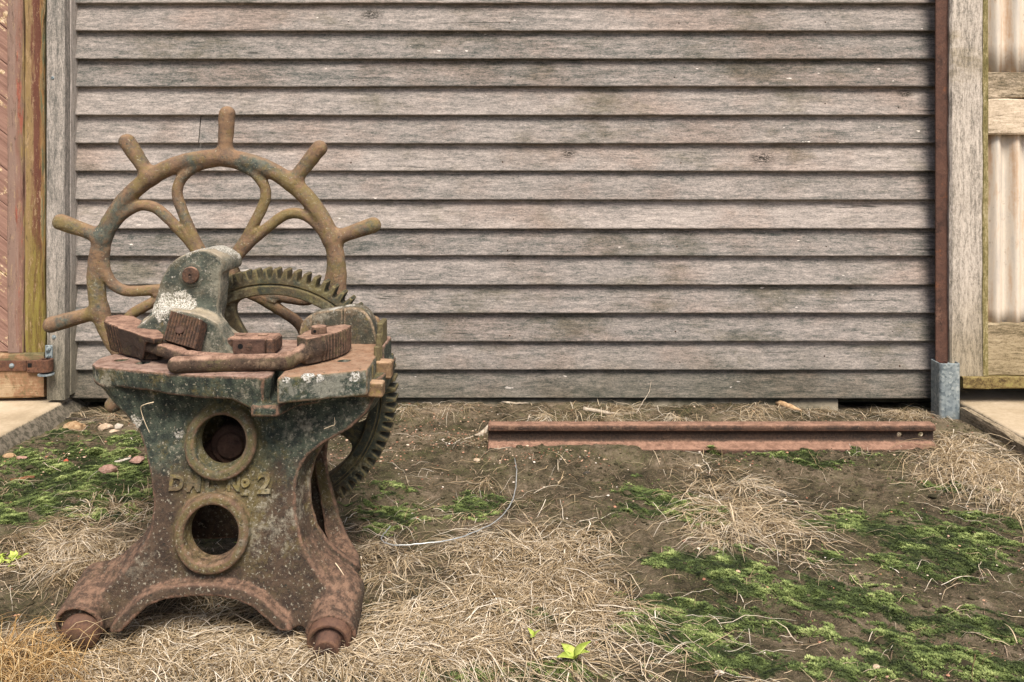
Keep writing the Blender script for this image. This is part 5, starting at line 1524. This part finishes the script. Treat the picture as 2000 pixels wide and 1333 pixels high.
for (c0, c1) in (((-0.335, 1.695, 0.452), (-0.262, 1.725, 0.487)), ((-0.325, 1.615, 0.437), (-0.2655, 1.642, 0.466))):
    m = MB(); m.box(c0, c1, 0.003, rot=Matrix.Rotation(math.radians(2), 3, 'Y')); bevel(m.build('wedge', MT['wedge'], block), 0.001)

# ---------------- cam levers
def flutes(X, Y, pts, pitch, amp):
    """shrinking ripple along an outline section"""
    P = np.array(pts, float); d = np.full(np.broadcast(X, Y).shape, 1e9); s = np.zeros_like(d); acc = 0
    for i in range(len(P) - 1):
        e = P[i + 1] - P[i]; l = np.hypot(*e)
        t = np.clip(((X - P[i, 0]) * e[0] + (Y - P[i, 1]) * e[1]) / l ** 2, 0, 1)
        q = np.hypot(X - P[i, 0] - e[0] * t, Y - P[i, 1] - e[1] * t)
        s = np.where(q < d, acc + t * l, s); d = np.minimum(d, q); acc += l
    end = sstep(0, pitch * 0.3, s) * sstep(acc, acc - pitch * 0.3, s)
    return amp * (0.5 - 0.5 * np.cos(2 * math.pi * s / pitch)) ** 0.7 * sstep(0.022, 0.014, d) * end

h = 0.0015
# right lever
lo = (-0.675, 1.53, 0.485); hi = (-0.335, 1.77, 0.575)
X, Y, Z = grid(lo, hi, h)
hd = [(-0.432, 1.628), (-0.408, 1.606), (-0.380, 1.634), (-0.362, 1.662), (-0.350, 1.70), (-0.349, 1.735), (-0.365, 1.747), (-0.395, 1.725), (-0.425, 1.680)]
xx_, yy_ = np.broadcast_arrays(X[:, :, 0], Y[:, :, 0])
dH = sdpoly(xx_, yy_, hd) + flutes(xx_, yy_, [(-0.385, 1.628), (-0.362, 1.662), (-0.350, 1.70), (-0.349, 1.735)], 0.0088, 0.0050)
f = smax(smax(dH[:, :, None] + 0 * Z, Z - 0.551 + 0 * X, 0.0022), 0.5015 - Z + 0 * X, 0.003)
a = W(345, 713, 1.572); b = W(470, 709, 1.585); c = W(556, 707, 1.588); e_ = W(592, 690, 1.612); g_ = W(622, 678, 1.64)
hd_ = smin(sdcaps(X, Y, Z, a, b, 0.0158, 0.0155), sdcaps(X, Y, Z, b, c, 0.0155, 0.0160), 0.004)
hd_ = smin(hd_, sdcaps(X, Y, Z, c, e_, 0.0155, 0.0140), 0.008)
hd_ = smin(hd_, sdcaps(X, Y, Z, e_, g_, 0.0140, 0.0185), 0.008)
f = smin(f, hd_, 0.009)
f = f + 0.0008 * vnoise3(X * 60 + 0 * Y + 0 * Z, Y * 60 + 0 * X + 0 * Z, Z * 60 + 0 * X + 0 * Y, 32)
lev = sdf_obj('cam_lever', f, lo, h, MT['lever'], mach, 0)
m = MB(); c = W(623, 650, 1.655); c[2] = 0.549
m.lathe(c, (0, 0, 1), [(0, 0.0148), (0.0145, 0.0148), (0.0165, 0.0138)], 26)
pin = m.build('pivot_pin', MT['lever'], lev, True); bevel(pin, 0.001)
m = MB(); m.lathe(c + (-0.0045, -0.0140, 0.0085), (-0.25, -1, 0), [(0, 0.0030), (0.0008, 0.0030)], 12); m.build('pin_hole', flat('black_pin_hole', '#0a0908'), pin)
# left lever
lo = (-0.885, 1.58, 0.485); hi = (-0.55, 1.83, 0.59)
X, Y, Z = grid(lo, hi, h)
hd = [(-0.858, 1.768), (-0.848, 1.735), (-0.828, 1.711), (-0.792, 1.684), (-0.762, 1.664), (-0.727, 1.636), (-0.702, 1.622), (-0.692, 1.632), (-0.702, 1.657), (-0.737, 1.702), (-0.787, 1.754), (-0.82, 1.787), (-0.847, 1.793)]
xx_, yy_ = np.broadcast_arrays(X[:, :, 0], Y[:, :, 0])
dH = sdpoly(xx_, yy_, hd) + flutes(xx_, yy_, [(-0.862, 1.778), (-0.858, 1.768), (-0.848, 1.735), (-0.828, 1.711), (-0.797, 1.688)], 0.0100, 0.0055)
lean = 0.10
ztop = 0.5555 - 0.12 * (X + 0.78) * 0.7
f = smax(smax(dH[:, :, None] + (0.53 - Z) * 0.22, Z - ztop, 0.003), 0.5 - Z + 0 * X, 0.003)
f = smax(f, -smax(smax(-0.728 - X + (Z - 0.52) * 0.4, Z - (0.540 - 0.06 * (X + 0.75)), 0.004), 1.60 - Y, 0.004), 0.004)   # the nose overhangs the arm
f = smin(f, smax(smax(np.abs(X + 0.728) - 0.018 + 0 * Y, np.abs(Y - 1.675) - 0.018 + 0 * X, 0.006), np.abs(Z - 0.507) - 0.008 + 0 * X, 0.003), 0.003)
a = np.array([-0.738, 1.668, 0.530]); b = np.array([-0.690, 1.640, 0.524]); c = W(350, 694, 1.63); e_ = W(372, 700, 1.615); g_ = W(462, 704, 1.617)
arm = smin(sdcaps(X, Y, Z, a, b, 0.0185, 0.0155), sdcaps(X, Y, Z, b, c, 0.0165, 0.0145), 0.006)
arm = smax(arm, np.abs(Z - (0.524 - (X + 0.70) * 0.15)) - 0.0115, 0.003)
arm = smin(arm, sdcaps(X, Y, Z, c, e_, 0.0115, 0.0135), 0.008)
arm = smin(arm, sdcaps(X, Y, Z, e_, g_, 0.0135, 0.012), 0.006)
f = smin(f, arm, 0.004)
f = f + 0.0008 * vnoise3(X * 60 + 0 * Y + 0 * Z, Y * 60 + 0 * X + 0 * Z, Z * 60 + 0 * X + 0 * Y, 35)
lev2 = sdf_obj('cam_lever', f, lo, h, MT['jaw'], mach, 0)

# ---------------- gear wheel
h = 0.0019
GD = 1.865
gc = W(526, 773, GD); S = K * GD
R_ = 247 * S
lo = (gc[0] - R_ - 0.006, GD - 0.008, gc[2] - R_ - 0.006); hi = (gc[0] + R_ + 0.006, GD + 0.058, gc[2] + R_ + 0.006)
X, Y, Z = grid(lo, hi, h)
dx = X[:, 0, :] - gc[0]; dz = Z[:, 0, :] - gc[2]
rho = np.sqrt(dx ** 2 + dz ** 2); th = np.arctan2(dz, dx)
NTH = 76
ph = ((th / (2 * math.pi) * NTH) % 1) - 0.5
tooth_w = np.abs(ph) * 2 * math.pi * np.maximum(rho, 0.05) / NTH          # tangential offset from tooth centre
hw = np.interp(rho, [226 * S, 231 * S, 239 * S, 247 * S], [0.0090, 0.0068, 0.0056, 0.0040])
teeth = np.maximum(np.maximum(tooth_w - hw, rho - R_), 215 * S - rho)
rim = np.maximum(rho - 227.5 * S, 196 * S - rho)
d_out = smin(rim, teeth, 0.002)[:, None, :]
f = smax(d_out + 0 * Y, np.abs(Y - (GD + 0.025)) - 0.024 + 0 * X, 0.004)
# narrow groove between tooth ring and flange
gro = np.abs(rho - 216 * S) - 0.0018
f = smax(f, -smax(gro[:, None, :] + 0 * Y, Y - (GD + 0.005) + 0 * X, 0.001), 0.002)
# web: plate with five flaring spokes
spk = [-25, 47, 119, 191, 263]
web = rho - 200 * S
hole = np.full_like(rho, 1e9)
for a0 in [s_ + 36 for s_ in spk]:
    a = math.radians(a0)
    u = dx * math.cos(a) + dz * math.sin(a); w = -dx * math.sin(a) + dz * math.cos(a)
    # rounded sector
    half = math.radians(36)
    side = np.abs(w) * math.cos(half) - u * math.sin(half)
    hh = smax(smax(side + 0.017 + 0.0 * u, rho - 198 * S, 0.045), 70 * S - rho, 0.03)
    hole = np.minimum(hole, hh)
web = np.maximum(web, -hole)
f = smin(f, smax(web[:, None, :] + 0 * Y, np.abs(Y - (GD + 0.020)) - 0.0095 + 0 * X, 0.006), 0.008)
# dished rim inside: shallow step
hub = rho - 55 * S
f = smin(f, smax(hub[:, None, :] + 0 * Y, np.abs(Y - (GD + 0.02)) - 0.028 + 0 * X, 0.004), 0.01)
f = f + (0.0008 * vnoise3(X * 70 + 0 * Y + 0 * Z, Y * 70 + 0 * X + 0 * Z, Z * 70 + 0 * X + 0 * Y, 42)).astype(F32)
sdf_obj('gear_wheel', f, lo, h, MT['gear'], mach, 0)
del f

# ---------------- hand wheel
h = 0.0026
WD = 1.99
wc = W(424, 545, WD); S = K * WD
RT = 348 * S
lo = (wc[0] - RT, WD - 0.028, wc[2] - RT); hi = (wc[0] + RT, WD + 0.028, wc[2] + RT)
X, Y, Z = grid(lo, hi, h)
dx, dz = np.broadcast_arrays((X[:, 0, :] - wc[0]) / S, (Z[:, 0, :] - wc[2]) / S)
rho = np.hypot(dx, dz)
y_ = (Y[0, :, 0] - WD)[None, :, None]
def tube3(d2_, r):      # radius-varying tube lying in the wheel plane
    return np.sqrt((np.maximum(d2_, 0) * S)[:, None, :] ** 2 + y_ ** 2) - (r * S if np.isscalar(r) else (r * S)[:, None, :])
f = tube3(np.abs(rho - 236.5), 16.5)
for a0 in (87, 159, 231, 303, 15):
    a = math.radians(a0)
    u = dx * math.cos(a) + dz * math.sin(a); w = np.abs(-dx * math.sin(a) + dz * math.cos(a))
    pts = spline([(18, 10), (45, 29), (80, 51), (104, 63), (132, 76), (160, 86), (185, 83), (205, 68), (219, 46), (230, 16)], 5)
    d = sdline(u, w, pts)
    f = smin(f, tube3(d, 10.5), 0.008)
for a0 in (51, 123, 195, 267, 339):
    a = math.radians(a0)
    u = dx * math.cos(a) + dz * math.sin(a); w = -dx * math.sin(a) + dz * math.cos(a)
    dd = sdline(u, w, [(40, 0), (122, 0)])
    f = np.minimum(f, np.sqrt((np.maximum(dd, 0) * S)[:, None, :] ** 2 + (y_ + 7.5 * S) ** 2) - 4.2 * S)
f = smin(f, smax((rho - 42)[:, None, :] * S + 0 * Y, np.abs(y_) - 0.026, 0.006), 0.01)
hand = [(19, 338), (52, 340), (86.5, 338), (123.3, 336), (160, 340), (195.5, 351), (230.5, 334), (266, 338), (304, 338), (344, 332)]
for a0, L0 in hand:
    a = math.radians(a0)
    tip = L0 - 15.6
    t = np.clip((dx * math.cos(a) + dz * math.sin(a) - 240) / (tip - 240), 0, 1)
    cxp, czp = (240 + (tip - 240) * t) * math.cos(a), (240 + (tip - 240) * t) * math.sin(a)
    r = np.interp(t, [0, 0.2, 0.45, 0.8, 1], [15.5, 14.0, 14.2, 15.4, 15.6])
    f = smin(f, tube3(np.hypot(dx - cxp, dz - czp), r), 0.014)
f = f + (0.0009 * vnoise3(X * 170 + 0 * Y + 0 * Z, Y * 170 + 0 * X + 0 * Z, Z * 170 + 0 * X + 0 * Y, 58)).astype(F32) + (0.0016 * vnoise3(X * 55 + 0 * Y + 0 * Z, Y * 55 + 0 * X + 0 * Z, Z * 55 + 0 * X + 0 * Y, 52)).astype(F32)
sdf_obj('hand_wheel', f, lo, h, MT['wheel'], mach, 1)
del f
# pinion and shaft joining wheel, gear and pillar
m = MB()
m.lathe((wc[0], D0 + 0.05, wc[2]), (0, 1, 0), [(0, 0.016), (0.26, 0.016), (0.262, 0.014)], 20)
m.lathe((wc[0], GD - 0.004, wc[2]), (0, 1, 0), [(0, 0.030), (0.056, 0.030)], 20)
m.build('drive_shaft', MT['inside'], mach, True)
m = MB()
m.lathe((gc[0], 1.80, gc[2]), (0, 1, 0), [(0, 0.022), (0.11, 0.022)], 20)
m.build('gear_shaft', MT['inside'], mach, True)

# ---------------- foot bolts
c = FEET[0][0]; m = MB()
AX2 = np.array([0.02, -0.97, -0.2]); AX2 /= np.linalg.norm(AX2)
c2 = W(153, 1242, 1.528)
m.lathe(c2, AX2, [(-0.07, 0.012), (-0.022, 0.014), (-0.02, 0.0325), (-0.010, 0.0345), (-0.002, 0.0330), (0.006, 0.027), (0.011, 0.017), (0.0135, 0.003)], 30)
m.build('foot_bolt', MT['foot'], mach, True)
c = FEET[1][0]; m = MB()
m.lathe(c, AX2, [(-0.02, 0.038), (0.040, 0.0385), (0.0435, 0.0365), (0.0430, 0.031), (0.036, 0.0255), (0.038, 0.0235), (0.062, 0.0225), (0.0645, 0.020), (0.064, 0.004)], 30)
bevel(m.build('foot_bolt', MT['foot'], mach, True), 0.001)

def stalk(pts, rad, label):
    P = spline([W(*p) for p in pts], 6)
    m = MB(); m.tube(P, np.linspace(rad, rad * 0.4, len(P)), 5)
    tag(m.build('straw_stalk', MT['straw'], None, True, {'tint': [0.75] * (len(P) * 5)}), label, 'straw stalk', 'stray straw stalks')
stalk([(300, 786, 1.585), (284, 790, 1.59), (275, 797, 1.60), (281, 820, 1.605), (292, 846, 1.605)], 0.0011, 'bent straw stalk caught below the table on the left of the machine')
stalk([(633, 838, 1.612), (648, 832, 1.61), (654, 829, 1.61), (653, 815, 1.615)], 0.0009, 'short kinked straw stuck to the curved arm beside the gear')
stalk([(655, 1100, 1.60), (664, 1112, 1.59), (672, 1124, 1.585)], 0.0011, 'pale straw stalk lying on the right foot of the machine')
# ------------------------------------------------------------------ camera, light, sky
cam = bpy.data.cameras.new('camera'); co = bpy.data.objects.new('camera', cam); COL.objects.link(co)
co.location = (0, 0, H0); co.rotation_euler = (math.radians(90), 0, 0)
cam.sensor_width = 36; cam.lens = 36 / (2000 * K)
cam.shift_x = (1000 - CX) / 2000; cam.shift_y = (CY - 666.5) / 2000
cam.clip_start = 0.05; cam.clip_end = 500
SC.camera = co

EL, AZ = math.radians(55), math.radians(165)    # from behind the camera, a little from the left
w = bpy.data.worlds.new('World'); SC.world = w; w.use_nodes = True
nt = w.node_tree
sky = nt.nodes.new('ShaderNodeTexSky'); sky.sky_type = 'NISHITA'; sky.sun_disc = False
sky.sun_elevation = EL; sky.sun_rotation = AZ; sky.dust_density = 3.0; sky.air_density = 0.8
nt.links.new(sky.outputs[0], nt.nodes['Background'].inputs['Color'])
nt.nodes['Background'].inputs['Strength'].default_value = 0.07
sun = bpy.data.lights.new('sun', 'SUN'); sun.energy = 2.8; sun.angle = math.radians(28); sun.color = (1.0, 0.93, 0.84)
so = bpy.data.objects.new('sun', sun); COL.objects.link(so)
d = Vector((math.sin(AZ) * math.cos(EL), math.cos(AZ) * math.cos(EL), math.sin(EL)))
so.rotation_euler = d.to_track_quat('Z', 'Y').to_euler()
SC.view_settings.view_transform = 'Standard'; SC.view_settings.look = 'None'
SC.view_settings.gamma = 1.0; SC.view_settings.exposure = 1.06
SC.cycles.max_bounces = 6
